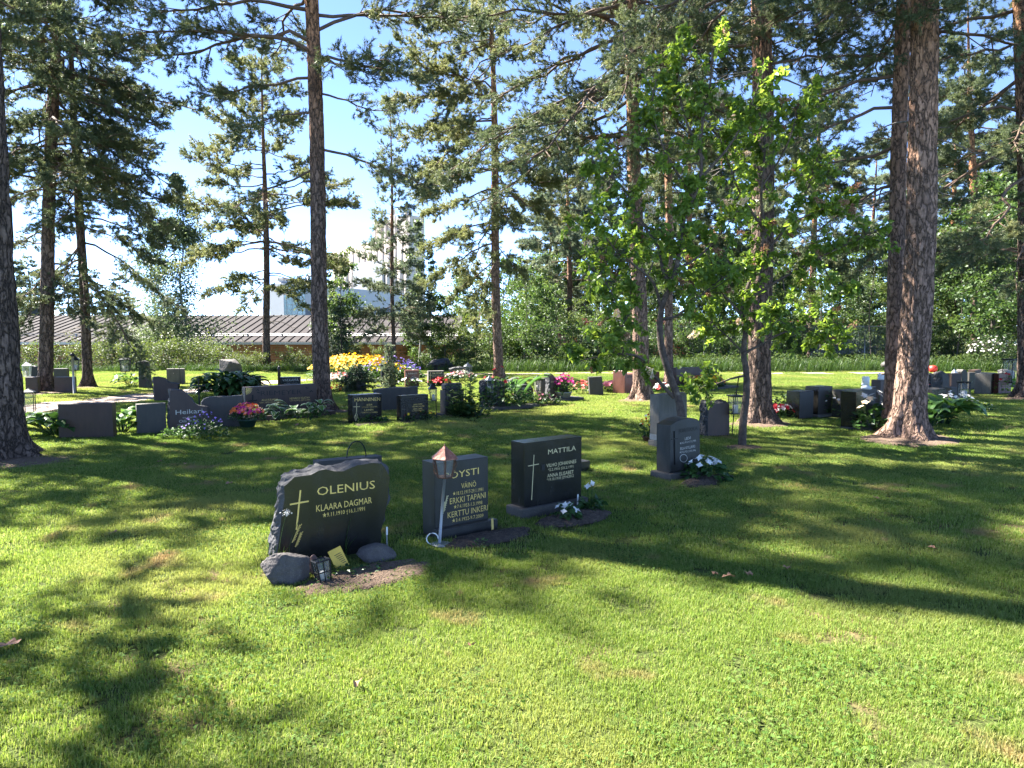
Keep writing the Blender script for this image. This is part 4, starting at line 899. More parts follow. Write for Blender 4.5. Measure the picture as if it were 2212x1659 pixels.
# pines outside the frame whose crowns shade the lawn
def off(label, x, y, H, z0, L0, seed, **k):
    return pine(label, (x, y, 0), (x + .3, y, 10), .2, .14, H, z0, L0, seed=seed, k=12, nl=.13, nw=.02, nwhorl=k.pop('nwhorl', 12), per=4, shoots=7, fol=k.pop('fol', 1.0), group='pines just outside the left edge of the lawn', **k)
off('tall pine just outside the left edge with a long crown', -11.0, 13.2, 17.5, 7.5, 3.2, 21, fol=1.7)
off('second tall pine outside the left edge, farther back', -13.2, 15.6, 23, 12.5, 4.0, 22, fol=1.7, nwhorl=14)
off('younger bushy pine outside the left edge', -13.4, 11.2, 11.2, 4.5, 1.9, 23)
off('short pine nearest the camera outside the left edge', -8.9, 6.1, 10, 5.6, 1.5, 24, nwhorl=8)
# pines beyond the lawn
BG = 'pines beyond the lawn edge'
bgp = [pine('far pine seen between nearer trunks beyond the lawn', BP(1230, 44), at(1228, 500, 44), .19, .14, 15, 4, 3.0, seed=31, k=14, nl=.15, nw=.026, nwhorl=15, mat='needleblue', group=BG, shoots=7),
       pine('far pine seen between nearer trunks beyond the lawn', BP(1496, 40), at(1492, 500, 40), .22, .15, 17, 5, 3.2, seed=32, k=14, nl=.15, nw=.026, nwhorl=14, group=BG, shoots=7)]
def copy_thing(root, loc, rz=0.0, sc=1.0, label=None, group=None, xy=None):
    c = root.copy(); C.objects.link(c); c.location = loc; c.rotation_euler.z = rz; c.scale = (sc * (xy or 1), sc * (xy or 1), sc)
    if label: c['label'] = label
    if group: c['group'] = group
    for ch in list(root.children):
        d = ch.copy(); C.objects.link(d); d.parent = c
        for g in ch.children: e = g.copy(); C.objects.link(e); e.parent = d
    return c
for i, (x, Y, s_) in enumerate([(1290, 50, 1.0), (1750, 46, 1.1), (1870, 54, 1.1), (2040, 50, 1.15), (2160, 60, 1.15), (1560, 58, 1.1), (1640, 70, 1.1), (1180, 60, .95), (1980, 72, 1.1), (2260, 46, 1.1), (1420, 64, 1.1)]):
    copy_thing(bgp[i % 2], BP(x, Y), i * 1.3, s_)
for i, (x, Y, s_) in enumerate([(75, 84, .8), (150, 92, .72), (205, 80, .68), (270, 96, .7), (20, 70, .75), (-60, 80, .9)]):
    copy_thing(bgp[i % 2], BP(x, Y), i * 2.1 + 1, s_, 'distant hazy pine above the long metal roof', 'distant pines above the roof')

# ------------------------------------------------------------------ birches, saplings, broadleaf trees at the lawn edge
SG = 'saplings at the lawn edge'
broadleaf('tall pale birch with a pointed crown, right one of the pair', BP(402, 37), 11.0, .09, 1.0, 2.0, 24000, .12, 41, 'birchleaf', 'birchbark', 'cone', clump=.55, el=(.3, .8), name='birch_tree', nl=60, group='birches by the roof')
broadleaf('slightly shorter pale birch, left one of the pair', BP(338, 38), 10.0, .07, 1.0, 1.55, 15000, .12, 42, 'birchleaf', 'birchbark', 'cone', clump=.55, el=(.3, .8), name='birch_tree', nl=46, group='birches by the roof')
spruce('dark shaggy young conifer in front of the roof, left of the birches', BP(248, 35), 4.6, 1.5, 43, k=26, nl=.1, nw=.014, mat='needle', nw_=22)
spruce('dense young spruce beside the straight pine, before the roof', BP(738, 33), 3.6, 1.0, 44, k=26, nl=.08, nw=.013, nw_=22)
sap = [broadleaf('leafy sapling with a thin trunk at the lawn edge', BP(735, 34), 6.0, .045, .8, 1.1, 4200, .13, 45, 'aspenleaf', 'greybark', 'oval', name='sapling', group=SG),
       broadleaf('leafy sapling with a thin trunk at the lawn edge', BP(930, 36), 7.2, .05, 1.0, 1.15, 4600, .13, 46, 'birchleaf', 'birchbark', 'cone', name='sapling', group=SG),
       broadleaf('leafy sapling with a thin trunk at the lawn edge', BP(1135, 35), 5.6, .05, .7, 1.5, 3400, .12, 47, 'aspenleaf', 'greybark', 'oval', name='sapling', group=SG),
       broadleaf('leafy sapling with a thin trunk at the lawn edge', BP(1030, 37), 4.8, .04, .5, 1.2, 2600, .11, 48, 'shrubleaf', 'greybark', 'oval', name='sapling', group=SG)]
for i, (x, Y, k, s_) in enumerate([(715, 37, 1, .8), (900, 38, 0, .75), (960, 35, 0, .7), (985, 39, 3, .9), (1060, 34, 3, .8), (1105, 38, 2, 1.1), (1165, 36, 0, .85), (1200, 38, 2, .95), (1240, 36, 3, .85), (1010, 41, 1, 1.0), (890, 43, 1, .9), (1290, 39, 2, .8), (1340, 38, 3, .9), (1400, 40, 2, .9),
                                   (1520, 39, 3, .9), (1585, 40, 2, 1.0), (1690, 39, 0, .9), (1730, 41, 3, 1.1), (1790, 40, 2, 1.0), (1850, 42, 1, .95), (1915, 40, 3, 1.0), (2010, 40, 2, 1.0), (2045, 37, 3, 1.0), (2075, 42, 0, 1.0), (2150, 41, 3, 1.1), (2185, 38, 2, .9), (905, 36.5, 1, 1.25), (715, 40, 1, 1.1), (630, 38, 3, .45), (780, 36, 3, .5), (820, 37, 3, .5), (1150, 42, 2, 1.2), (1070, 43, 2, 1.2), (1880, 46, 2, 1.2), (2120, 47, 2, 1.3)]):
    copy_thing(sap[k], BP(x, Y), i * 1.7, s_)
thin = broadleaf('very thin bare-stemmed young larch standing before the fence', BP(1879, 33), 6.6, .035, 1.2, .8, 900, .07, 49, 'birchleaf', 'darktrunk', 'cone', name='young_larch', group='thin young larches by the fence')
copy_thing(thin, BP(1770, 34), 2, 1.05); copy_thing(thin, BP(2068, 33), 4, .9)
MG = 'dark maples at the right edge'
mp_ = broadleaf('dark leafy maple filling the right background', BP(2140, 31), 8.6, .11, 1.4, 2.6, 9000, .15, 50, 'mapleleaf', 'darktrunk', 'oval', group=MG, name='maple_tree', wid=.48, nl=70, el=(-.1, .7))
copy_thing(mp_, BP(2235, 27), 2, .95); copy_thing(mp_, BP(2060, 37), 4, .95); copy_thing(mp_, BP(2300, 34), 1, 1.1)
bt = broadleaf('leafy tree closing off the view behind the fence', BP(1330, 48), 8.6, .09, .8, 2.6, 5200, .2, 57, 'aspenleaf', 'darktrunk', 'oval', name='leafy_tree', group='leafy trees behind the fence', nl=60, wid=.42)
for i, (x, Y, s_) in enumerate([(1190, 50, .95), (1440, 52, 1.0), (1540, 47, .85), (1620, 55, 1.05), (1720, 50, .9), (1800, 56, 1.05), (1880, 50, .95), (1950, 48, .9), (2030, 55, 1.1), (2110, 50, 1.1), (2200, 52, 1.1), (1090, 54, 1.0), (1000, 58, .9)]): copy_thing(bt, BP(x, Y), i * 2.3, s_)
bu = broadleaf('broad green bush in the thicket behind the lawn', BP(1170, 33), 2.3, .03, .15, 1.3, 2600, .12, 58, 'mapleleaf', 'greybark', 'flat', cat='shrub', name='bush', group='bushes in the thicket behind the lawn', stems=5, nl=60)
for i, (x, Y, s_) in enumerate([(1010, 35, .8), (1080, 36, 1.0), (1250, 34, .9), (1320, 35, 1.0), (1400, 34, .85), (1480, 35, .95), (1560, 34, .85), (1640, 35, 1.0), (1720, 36, .95), (1800, 38, 1.1), (1870, 39, 1.2), (1960, 36, 1.0), (2050, 35, .9), (2130, 37, 1.1), (2200, 34, 1.0), (940, 36, .7), (1120, 38, 1.3), (1360, 38, 1.3), (1520, 40, 1.4), (1680, 41, 1.4), (1850, 43, 1.5), (2000, 41, 1.4)]): copy_thing(bu, BP(x, Y), i * 2.7, s_)
sh = broadleaf('low leafy shrub in the green belt behind the left graves', BP(240, 31), 1.15, .02, .1, .95, 1500, .085, 51, 'shrubleaf', 'greybark', 'flat', cat='shrub', name='shrub', group='shrubs behind the left graves', stems=5, nl=50)
for i, (x, Y, s_) in enumerate([(130, 30.5, .9), (310, 31, .95), (360, 30.5, 1.0), (420, 31, 1.05), (180, 32, 1.0), (455, 32, .9), (60, 31, .9), (560, 31.5, .65), (620, 31.5, .7), (520, 33, .8), (660, 32, .6), (400, 33, 1.1), (290, 33, 1.1), (530, 30.3, .45)]): copy_thing(sh, BP(x, Y), i * 1.9, s_)
broadleaf('bush spotted with white daisies, left of the far right pine', BP(2150, 30), 1.3, .02, .1, 1.2, 1800, .08, 52, 'mapleleaf', 'greybark', 'flat', cat='shrub', name='daisy_bush', stems=5, nl=50)
bedding('white daisies scattered over the dark bush at right', BP(2150, 30, .15), 1.2, 1.25, 30, .06, 130, .085, 'white', 53, name='daisies', ry=1.1)

# ------------------------------------------------------------------ lilac with two stems
def lilac(label, base_xy, polys, seed, depth, nleaf, lsize, npan, tw=26):
    rng = np.random.default_rng(seed); b = G(*base_xy); root = empty('lilac_tree', b, label, 'tree', 'lilac trees'); T = Tubes(); Lv = Leaves(); F = Leaves(); tips = []
    for j, (pl, r0, dy) in enumerate(polys):
        n = len(pl); pts = []
        for i, p in enumerate(pl):
            Y = b.y + (dy[0] + (dy[1] - dy[0]) * i / (n - 1)); q = at(p[0], p[1], Y) - b; pts.append((q.x, q.y, q.z))
        pts = np.array(pts); tt = np.linspace(0, n - 1, n * 4); base = np.arange(n)
        cv = np.stack([np.interp(tt, base, pts[:, d]) for d in range(3)], 1)
        for _ in range(3): cv[1:-1] = (cv[:-2] + 2 * cv[1:-1] + cv[2:]) / 4
        cv[2:] += np.cumsum(rng.normal(0, .006, (len(cv) - 2, 3)), 0) * .5
        if j == 0: cv[0] = (0, 0, -.1)
        T.add(cv, np.maximum(.006, r0 * (1 - .8 * np.linspace(0, 1, len(cv)) ** .8)), 9)
        seg = np.linspace(0, 1, len(cv)); L = np.linalg.norm(np.diff(cv, axis=0), axis=1).sum(); u0 = .42 if j == 0 else .3
        m = max(5, int(tw * L * (1 - u0) / 1.6))
        for q in range(m):
            u = u0 + (1 - u0) * (q + rng.random()) / m if q else 1.0
            p = np.array([np.interp(u, seg, cv[:, d]) for d in range(3)])
            d = unit(rng.normal(0, 1, 3) + np.array([0, 0, .35])); l = rng.uniform(.15, .5); v = np.linspace(0, 1, 5)
            tw_ = p[None] + d[None] * (l * v)[:, None] + np.array([0, 0, 1.0])[None] * (l * rng.uniform(-.3, .25) * v ** 2)[:, None]
            T.add(tw_, np.linspace(.007, .0025, 5), 4); tips.append(tw_)
    per = nleaf / len(tips)
    for tw_ in tips:
        m = max(2, int(per * rng.uniform(.4, 1.5))); u = np.clip(rng.uniform(.25, 1.05, m), 0, 1); sg = np.linspace(0, 1, 5)
        P = np.stack([np.interp(u, sg, tw_[:, d]) for d in range(3)], 1) + rng.normal(0, .022, (m, 3))
        ax = unit(tw_[-1] - tw_[0]); D = unit(rng.normal(0, .8, (m, 3)) + ax * .5 + np.array([0, 0, -.3])); Nn = rng.normal(0, .55, (m, 3)) + np.array([0, 0, 1.0])
        Lv.leaves(P + D * .015, D, Nn, lsize * rng.uniform(.55, 1.2, m), .42, rng, heart=True, fold=.22)
    idx = rng.choice(len(tips), npan, replace=False)
    for t_ in idx:
        tw_ = tips[t_]; ax = unit(tw_[-1] - tw_[-2] + np.array([0, 0, .02]) * rng.uniform(-1, 1)); n = 90; h = rng.random(n); l = rng.uniform(.09, .18); U, W = perp(ax[None]); a = rng.uniform(0, 6.28, n)
        rr = (1 - h * .75) * rng.uniform(.6, 1.1, n) * l * .36; P = tw_[-1][None] + ax[None] * (h * l)[:, None] + (U * np.cos(a)[:, None] + W * np.sin(a)[:, None]) * rr[:, None]
        base = rng.choice([.15, .35, .75, .9], p=[.3, .3, .2, .2])
        F.leaves(P, rng.normal(0, 1, (n, 3)), rng.normal(0, 1, (n, 3)), .026, .5, rng, heart=False, fold=.1, var=np.clip(base + rng.normal(0, .12, n), 0, 1))
    T.build('trunk', [M['lilacbark']], root); Lv.build('crown', M['lilacleaf'], root); F.build('blossoms', M['f_lilac'], root)
lilac('large lilac with a dark curved stem rising behind the arched gravestone', (1478, 985), [
    ([(1478, 985), (1472, 900), (1462, 855), (1450, 822), (1430, 762), (1424, 705), (1428, 662), (1447, 620), (1462, 580), (1470, 530), (1478, 480), (1500, 430), (1520, 380), (1516, 330), (1526, 250), (1542, 180), (1546, 110)], .062, (0, .1)),
    ([(1455, 858), (1436, 838), (1404, 800), (1388, 772), (1340, 764), (1290, 770), (1250, 778)], .03, (.02, -.5)),
    ([(1428, 665), (1416, 612), (1379, 580), (1330, 545), (1300, 500), (1272, 455)], .024, (.05, -.6)),
    ([(1449, 618), (1427, 576), (1423, 531), (1392, 490), (1351, 404), (1310, 372), (1270, 340)], .03, (.05, .6)),
    ([(1471, 579), (1523, 545), (1567, 493), (1600, 440)], .02, (.05, .4)),
    ([(1428, 690), (1460, 688), (1499, 651), (1550, 607), (1600, 580)], .022, (.02, -.4)),
    ([(1500, 430), (1450, 360), (1420, 290), (1410, 220), (1420, 170)], .02, (.08, .2)),
    ([(1520, 380), (1580, 310), (1620, 240), (1640, 190)], .02, (.08, -.4)),
    ([(1345, 765), (1338, 700), (1330, 640), (1290, 590), (1262, 560)], .015, (-.2, -.5)),
    ([(1520, 345), (1475, 250), (1465, 160), (1480, 90)], .018, (.1, .3)),
    ([(1392, 490), (1360, 470), (1330, 480), (1300, 560)], .012, (.3, .5)),
    ([(1423, 540), (1380, 640), (1350, 700), (1300, 740)], .012, (.1, -.7))], 61, 1.0, 9500, .082, 36)
lilac('lilac with a pale knotted stem in the open grass right of the arched gravestone', (1603, 964), [
    ([(1603, 964), (1606, 900), (1612, 850), (1612, 800), (1604, 762), (1611, 720), (1601, 680), (1610, 640), (1640, 560), (1652, 500), (1642, 430), (1654, 350), (1650, 280)], .06, (0, .2)),
    ([(1606, 812), (1570, 820), (1530, 836), (1492, 846)], .018, (0, -.3)), ([(1605, 765), (1680, 722), (1740, 705), (1800, 690)], .022, (0, .3)),
    ([(1611, 690), (1566, 640), (1530, 600), (1500, 560)], .02, (.05, .5)), ([(1611, 650), (1690, 600), (1770, 555), (1850, 520), (1890, 500)], .024, (.05, -.3)),
    ([(1640, 560), (1710, 480), (1750, 400), (1770, 330)], .024, (.1, .2)), ([(1652, 500), (1600, 420), (1570, 340), (1550, 280)], .022, (.1, -.3)),
    ([(1648, 400), (1700, 320), (1720, 250), (1740, 215)], .018, (.15, -.2)), ([(1604, 762), (1570, 725), (1540, 700), (1520, 690)], .015, (0, .5)), ([(1770, 555), (1800, 620), (1830, 640)], .012, (-.2, -.4)),
    ([(1740, 705), (1780, 735), (1810, 745)], .01, (.2, .5)), ([(1650, 330), (1610, 260), (1600, 215)], .015, (.15, .4)), ([(1710, 480), (1780, 450), (1830, 430)], .014, (.1, .6)), ([(1690, 600), (1700, 650), (1680, 690)], .012, (0, -.4))], 62, 1.0, 10500, .078, 42)

# ------------------------------------------------------------------ buildings beyond the fence
def brick_mat():
    m, t, b, N, L = new_mat('red_brick'); tc = N.new('ShaderNodeTexCoord'); mp = N.new('ShaderNodeMapping'); mp.inputs['Rotation'].default_value = (R(90), 0, 0); L.new(tc.outputs['Object'], mp.inputs[0])
    bt = N.new('ShaderNodeTexBrick'); bt.inputs['Scale'].default_value = 1.0; bt.inputs['Brick Width'].default_value = .5; bt.inputs['Row Height'].default_value = .14; bt.inputs['Mortar Size'].default_value = .012
    rgb(bt.inputs['Color1'], (.42, .16, .08)); rgb(bt.inputs['Color2'], (.5, .21, .11)); rgb(bt.inputs['Mortar'], (.45, .3, .22)); L.new(mp.outputs[0], bt.inputs['Vector']); L.new(bt.outputs[0], b.inputs['Base Color']); b.inputs['Roughness'].default_value = .9; return m
M['brick'] = brick_mat()
M['roof'] = noise_mat('grey_brown_sheet_roof', [(.3, (.04, .034, .033)), (.6, (.053, .046, .045)), (.8, (.07, .062, .06))], 1.2, .85, spec=.12)
M['fascia'] = plain('pale_eaves_board', (.5, .48, .47), .5)
def long_building():
    x0, x1 = at(-260, 738, 42).x, at(985, 738, 42).x; ze, zr = at(500, 738, 42).z, at(500, 681, 49).z; yb = 43
    root = empty('brick_building', ((x0 + x1) / 2, 42, -1.6), 'long low brick building with a grey-brown standing-seam metal roof, left background', 'building')
    def W(mb, n): o = mb.build(n, root); o.matrix_parent_inverse = Matrix.Translation(-root.location); return o
    mb = MB(); mb.box(((x0 + x1) / 2, 49, (ze - 1.6 - .06) / 2), (x1 - x0 - .8, 12, ze + 1.6 - .06), M['brick']); W(mb, 'wall')
    mb = MB(); th = .1
    for a, b_ in (((42, ze), (49, zr)), ((56, ze), (49, zr))):
        v = [(x0, a[0], a[1]), (x1, a[0], a[1]), (x1, b_[0], b_[1]), (x0, b_[0], b_[1])]; v += [(x, y, z - th) for x, y, z in v]
        mb.add(v, [[0, 1, 2, 3], [7, 6, 5, 4], [0, 4, 5, 1], [1, 5, 6, 2], [3, 7, 4, 0]], M['roof'])
    sl = math.atan2(zr - ze, 7); Ls = math.hypot(7, zr - ze); x = x0 + .2
    while x < x1:
        mb.box((0, Ls / 2, .03), (.035, Ls - .02, .05), M['roof'], M=Matrix.Translation((x, 42, ze)) @ Matrix.Rotation(sl, 4, 'X')); x += .52
    W(mb, 'roof')
    mb = MB(); mb.box(((x0 + x1) / 2, 41.93, ze - .1), (x1 - x0, .12, .14), M['fascia']); W(mb, 'gutter')
    mb = MB(); zz = ze + .36; yy = 42 + 1.2
    for k in (0, .1): mb.tube([(x0, yy, zz + k), (x1, yy, zz + k)], .018, M['galv'], 5)
    x = x0 + .5
    while x < x1: mb.box((x, yy, zz - .05), (.06, .1, .3), M['galv']); x += 2.08
    W(mb, 'snow_guard')
    p = at(77, 683, 49.2); mb = MB(); mb.box((p.x, 49.6, zr + .2), (1.5, 1, .5), M['iron'], bev=.02); mb.box((p.x - .1, 49.6, zr + .5), (1.7, 1.2, .06), M['iron']); mb.box((p.x + .25, 49.5, zr + .75), (.7, .7, .45), M['galv'], bev=.12); W(mb, 'roof_vent')
long_building()
M['concrete'] = noise_mat('pale_concrete', [(.3, (.42, .35, .3)), (.7, (.58, .5, .43))], .25, .9, stretch=(1, 1, .15))
M['whitewall'] = noise_mat('white_panel', [(.3, (.4, .4, .41)), (.7, (.48, .48, .49))], .3, .7)
M['bandgrey'] = plain('grey_panel_band', (.12, .13, .15), .6)
M['curtain'] = noise_mat('green_glass_wall', [(.3, (.25, .36, .36)), (.7, (.4, .52, .52))], .8, .15, spec=.8)
M['redpaint'] = plain('red_paint', (.62, .035, .02), .5); M['darkwall'] = plain('dark_cladding', (.05, .052, .06), .6); M['whiteroof'] = plain('pale_flat_roof', (.5, .5, .52), .7)
def silos():
    Y = 400; p0 = at(724, 700, Y); root = empty('grain_silo', (p0.x, Y, -2), 'tall grey concrete grain silos with a boxy tower, far behind the slender pine', 'silo')
    Z = lambda y: at(0, y, Y).z + 2
    root.rotation_euler.z = R(-40); X = lambda x: (at(x, 700, Y).x - p0.x) * 1.27
    r = (X(739) - X(724)) / 2
    mb = MB(); n = 13
    for i in range(n):
        x = X(724 + 15 * i); top = Z(540 - i * .8)
        mb.lathe([(r * .985, 0), (r * .985, top)], M['concrete'], 20, (x + r, -r * (.0), 0))
    for i in range(n - 1): mb.box((X(724 + 15 * (i + 1)), r * .6, Z(545) / 2), (r * .9, r, Z(545)), M['bandgrey'])
    mb.build('silo_row', root)
    mb = MB(); mb.box(((X(790) + X(862)) / 2, -r - .6, (Z(575) + Z(640)) / 2), (X(862) - X(790), 1.2, Z(575) - Z(640)), M['whitewall']); mb.build('white_panel', root)
    mb = MB(); mb.box(((X(830) + X(868)) / 2, 6, Z(492) / 2), (X(868) - X(830), 10, Z(492)), M['concrete']); mb.box(((X(868) + X(908)) / 2, 7, Z(488) / 2), (X(908) - X(868), 10, Z(488)), M['concrete'])
    for xx in (833, 846, 858, 880): mb.box((X(xx), 0, Z(486) / 2 + 40 * 0), (1.0, .8, Z(486)), M['concrete'])
    mb.build('tower', root)
    mb = MB()
    for xx, yt in ((858, 478), (864, 470), (893, 480), (902, 476)): mb.tube([(X(xx), 4, Z(494)), (X(xx), 4, Z(yt))], .9, M['galv'], 8)
    for k in range(9): mb.tube([(X(834 + k * 8), 2, Z(494)), (X(834 + k * 8), 2, Z(484))], .12, M['galv'], 4)
    mb.tube([(X(834), 2, Z(484)), (X(900), 2, Z(484))], .12, M['galv'], 4); mb.build('roof_equipment', root)
silos()
def white_building():
    a, b_, c_, d_ = at(583, 614, 112), at(613, 612, 110), at(658, 614, 112), at(905, 637, 145); zt = b_.z
    root = empty('factory_building', (b_.x, b_.y, -2), 'white flat-roofed factory with a green glass stair corner, behind the long roof', 'building')
    def quad(p, q, z0, z1, mat, name, off=0.0, th=1.5):
        d = Vector((q.x - p.x, q.y - p.y, 0)); L = d.length; an = math.atan2(d.y, d.x); mb = MB()
        mb.box((0, 0, 0), (L, th, z1 - z0), mat); o = mb.build(name, root, None, an); nv = Vector((-math.sin(an), math.cos(an), 0)); m_ = (p + q) / 2 + nv * (th / 2 + off); o.location = (m_.x - b_.x, m_.y - b_.y, (z0 + z1) / 2 + 2); return o
    quad(a, b_, -2, zt, M['whitewall'], 'wall', -.1); quad(b_, c_, -2, zt - .5, M['curtain'], 'glass_wall'); quad(b_, c_, zt - .5, zt, M['whitewall'], 'parapet', -.1)
    quad(c_, d_, at(0, 657, 112).z, zt, M['whitewall'], 'wall', -.1); quad(c_, d_, -2, at(0, 657, 112).z - .01, M['bandgrey'], 'lower_band', .3)
    mb = MB(); mb.tube([(3, 3, zt + 2), (3, 3, zt + 3.4), (4.2, 3, zt + 3.4)], .35, M['galv'], 8); mb.tube([(-1, 3, zt + 2), (-1, 3, zt + 3)], .9, M['galv'], 10); mb.tube([(-3, 3, zt + 2.6), (7, 3, zt + 2.6)], .06, M['galv'], 4); mb.build('roof_equipment', root)
    mb = MB()
    d = Vector((c_.x - b_.x, c_.y - b_.y, 0)); an = math.atan2(d.y, d.x)
    for k in range(12): mb.box((d.length / 2, -.03, 1 + k * .75), (d.length, .05, .06), M['fascia'])
    for k in range(4): mb.box((d.length * (k + .5) / 4, -.045, (zt + 2) / 2), (.06, .05, zt + 1), M['fascia'])
    mb.build('glass_frame', root, (0, 0, 0), an)
white_building()
def red_building():
    Y = 62; x0, x1 = at(1150, 700, Y).x, at(1990, 700, Y).x; z = lambda y: at(0, y, Y).z
    root = empty('low_building', ((x0 + x1) / 2, Y, -.6), 'low dark building with a red roof edge, glimpsed through the trees at right', 'building'); ox = (x0 + x1) / 2
    mb = MB(); mb.box((0, 6, (z(706) + .6) / 2), (x1 - x0, 12, z(706) + .6), M['darkwall']); mb.build('wall', root)
    mb = MB(); mb.box((0, 5.6, (z(697) + z(706)) / 2 + .6), (x1 - x0 + 1, 13, z(697) - z(706)), M['redpaint']); mb.build('roof_edge', root)
    mb = MB(); mb.box((0, 5.9, z(692) + .6), (x1 - x0 + .6, 12.2, .34), M['whiteroof']); mb.build('roof', root)
    xa, xb = at(1159, 700, Y).x - ox, at(1300, 700, Y).x - ox; mb = MB(); mb.box(((xa + xb) / 2, 9, (z(653) + z(690)) / 2 + .6), (xb - xa, 5, z(653) - z(690)), M['darkwall']); mb.build('upper_storey', root)
    for xx, wd in ((1415, .5), (1468, 1.4), (1240, .4)):
        mb = MB(); mb.box((at(xx, 700, Y).x - ox, -.35, (z(706) + .6) / 2), (wd, .3, z(706) + .6), M['redpaint']); mb.build('red_pillar', root)
    for k in range(6):
        mb = MB(); mb.box((-18 + k * 6.5, -.03, 1.6), (2.2, .08, 1.1), M['curtain']); mb.build('window', root)
red_building()
def fence():
    Y = 36.5; xa, xb = at(1175, 740, Y).x, at(2330, 740, Y).x; z1 = at(0, 703, Y).z; z0 = -.5
    root = empty('chain_link_fence', ((xa + xb) / 2, Y, 0), 'grey chain-link fence with pale posts behind the right side of the lawn', 'fence'); ox = (xa + xb) / 2
    n = 10
    for k in range(n + 1):
        x = xa + (xb - xa) * k / n - ox; mb = MB(); mb.tube([(x, 0, z0), (x, 0, z1)], .04, M['galv'], 8); mb.build('post', root)
    V, F = [], []; s_ = .075; h = z1 - z0 - .05; x = xa - ox - h; w_ = .0035
    while x < xb - ox:
        for dx in (h, -h):
            a, b_ = (x, x + h) if dx > 0 else (x + h, x); p0, p1 = [a, z0], [b_, z0 + h]
            lo, hi = xa - ox, xb - ox
            if min(a, b_) < lo or max(a, b_) > hi: continue
            k = len(V); V += [(a - w_, .002 * (dx > 0), z0), (a + w_, .002 * (dx > 0), z0), (b_ + w_, .002 * (dx > 0), z0 + h), (b_ - w_, .002 * (dx > 0), z0 + h)]; F.append([k, k + 1, k + 2, k + 3])
        x += s_
    mesh_np('wire_mesh', V, [(np.array(F), 0)], [M['galv']], parent=root)
    mb = MB(); mb.tube([(xa - ox, 0, z1 - .04), (xb - ox, 0, z1 - .04)], .02, M['galv'], 6); mb.build('top_rail', root)
fence()
# ------------------------------------------------------------------ rocks, stakes and lanterns
RK = 'rocks at the foot of the rough-hewn gravestone'
blob('rock', G(*c1(215, 910)), (.21, .11, .15), M['rock'], 171, 'angular grey rock, lower left of the rough-hewn black gravestone', 'rock', RK, R(32), amp=.22, facet=1.2)
blob('rock', G(*c1(366, 868)), (.062, .058, .1), M['rockred'], 75, 'upright reddish rock between the grey rock and the tilted lantern', 'rock', RK, R(10), amp=.25, facet=1.1)
blob('rock', G(*c1(742, 782)), (.15, .095, .085), M['rock'], 73, 'smooth rounded grey rock, right of the tilted lantern', 'rock', RK, R(20), amp=.12, freq=1.0, facet=.35)

def lantern(label, base, w_, h, z0=0.0, taper=.75, roof='pyramid', n=4, mat='iron', roofmat=None, pole=None, polemat='iron', tilt=(0, 0), rz=0.4, candle=True, group='grave lanterns', eave=1.18, rh=.35, name='grave_lantern', bars=False):
    """box or six-sided grave lantern: frame, panes, roof, candle, optional rod"""
    root = empty(name, base, label, 'lantern', group, rz); X = Matrix.Rotation(tilt[0], 4, 'X') @ Matrix.Rotation(tilt[1], 4, 'Y'); r1, r0 = w_ / 2 * 1.15, w_ / 2 * 1.15 * taper; b = max(.006, w_ * .035)
    ang = [2 * math.pi * (i + .5) / n for i in range(n)]
    lo = [Vector((r0 * math.cos(a), r0 * math.sin(a), z0)) for a in ang]; hi = [Vector((r1 * math.cos(a), r1 * math.sin(a), z0 + h)) for a in ang]
    mb = MB()
    for i in range(n):
        j = (i + 1) % n
        mb.tube([X @ lo[i], X @ hi[i]], b, M[mat], 4, smooth=False); mb.tube([X @ lo[i], X @ lo[j]], b, M[mat], 4, smooth=False); mb.tube([X @ hi[i], X @ hi[j]], b, M[mat], 4, smooth=False)
        if bars:
            mb.tube([X @ lo[i].lerp(hi[i], .5), X @ lo[j].lerp(hi[j], .5)], b * .6, M[mat], 4, smooth=False); mb.tube([X @ lo[i].lerp(lo[j], .5), X @ hi[i].lerp(hi[j], .5)], b * .6, M[mat], 4, smooth=False)
    mb.add([X @ (v * .98 + Vector((0, 0, z0 * .02 + .004))) for v in lo], [list(range(n))], M[mat]); mb.build('frame', root)
    mb = MB()
    for i in range(n):
        j = (i + 1) % n; k = .93; mb.add([X @ Vector((v.x * k, v.y * k, v.z)) for v in (lo[i], lo[j], hi[j], hi[i])], [[0, 1, 2, 3]], M['glass'])
    mb.build('panes', root)
    rm = M[roofmat or mat]
    if roof == 'pyramid':
        mb = MB(); e = [Vector((r1 * eave * math.cos(a), r1 * eave * math.sin(a), z0 + h)) for a in ang]; ap = Vector((0, 0, z0 + h * (1 + rh)))
        e2 = [v + Vector((0, 0, h * .04)) for v in e]; mb.add([X @ v for v in e + e2 + [ap]], [list(range(n))[::-1]] + [[i, (i + 1) % n, n + (i + 1) % n, n + i] for i in range(n)] + [[n + i, n + (i + 1) % n, 2 * n] for i in range(n)], rm)
        mb.tube([X @ ap, X @ (ap + Vector((0, 0, h * .1)))], [w_ * .03, w_ * .012], rm, 6); mb.build('roof', root)
    elif roof == 'flat':
        mb = MB(); mb.box((0, 0, z0 + h + .012), (w_ * 1.1, w_ * 1.1, .02), rm, bev=.005, rz=0); mb.tube([(w_ * .12 * math.cos(a), 0, z0 + h + .02 + w_ * .22 * math.sin(a)) for a in np.linspace(0, math.pi, 8)], .006, M['iron'], 5); mb.build('roof', root)
    if candle:
        mb = MB(); mb.lathe([(r0 * .42, z0 + .008), (r0 * .42, z0 + h * .5), (r0 * .3, z0 + h * .52)], M['candle'], 12, M=X); mb.build('candle', root)
    if pole:
        mb = MB(); mb.tube(pole, .009, M[polemat], 7); mb.build('pole', root)
    return root
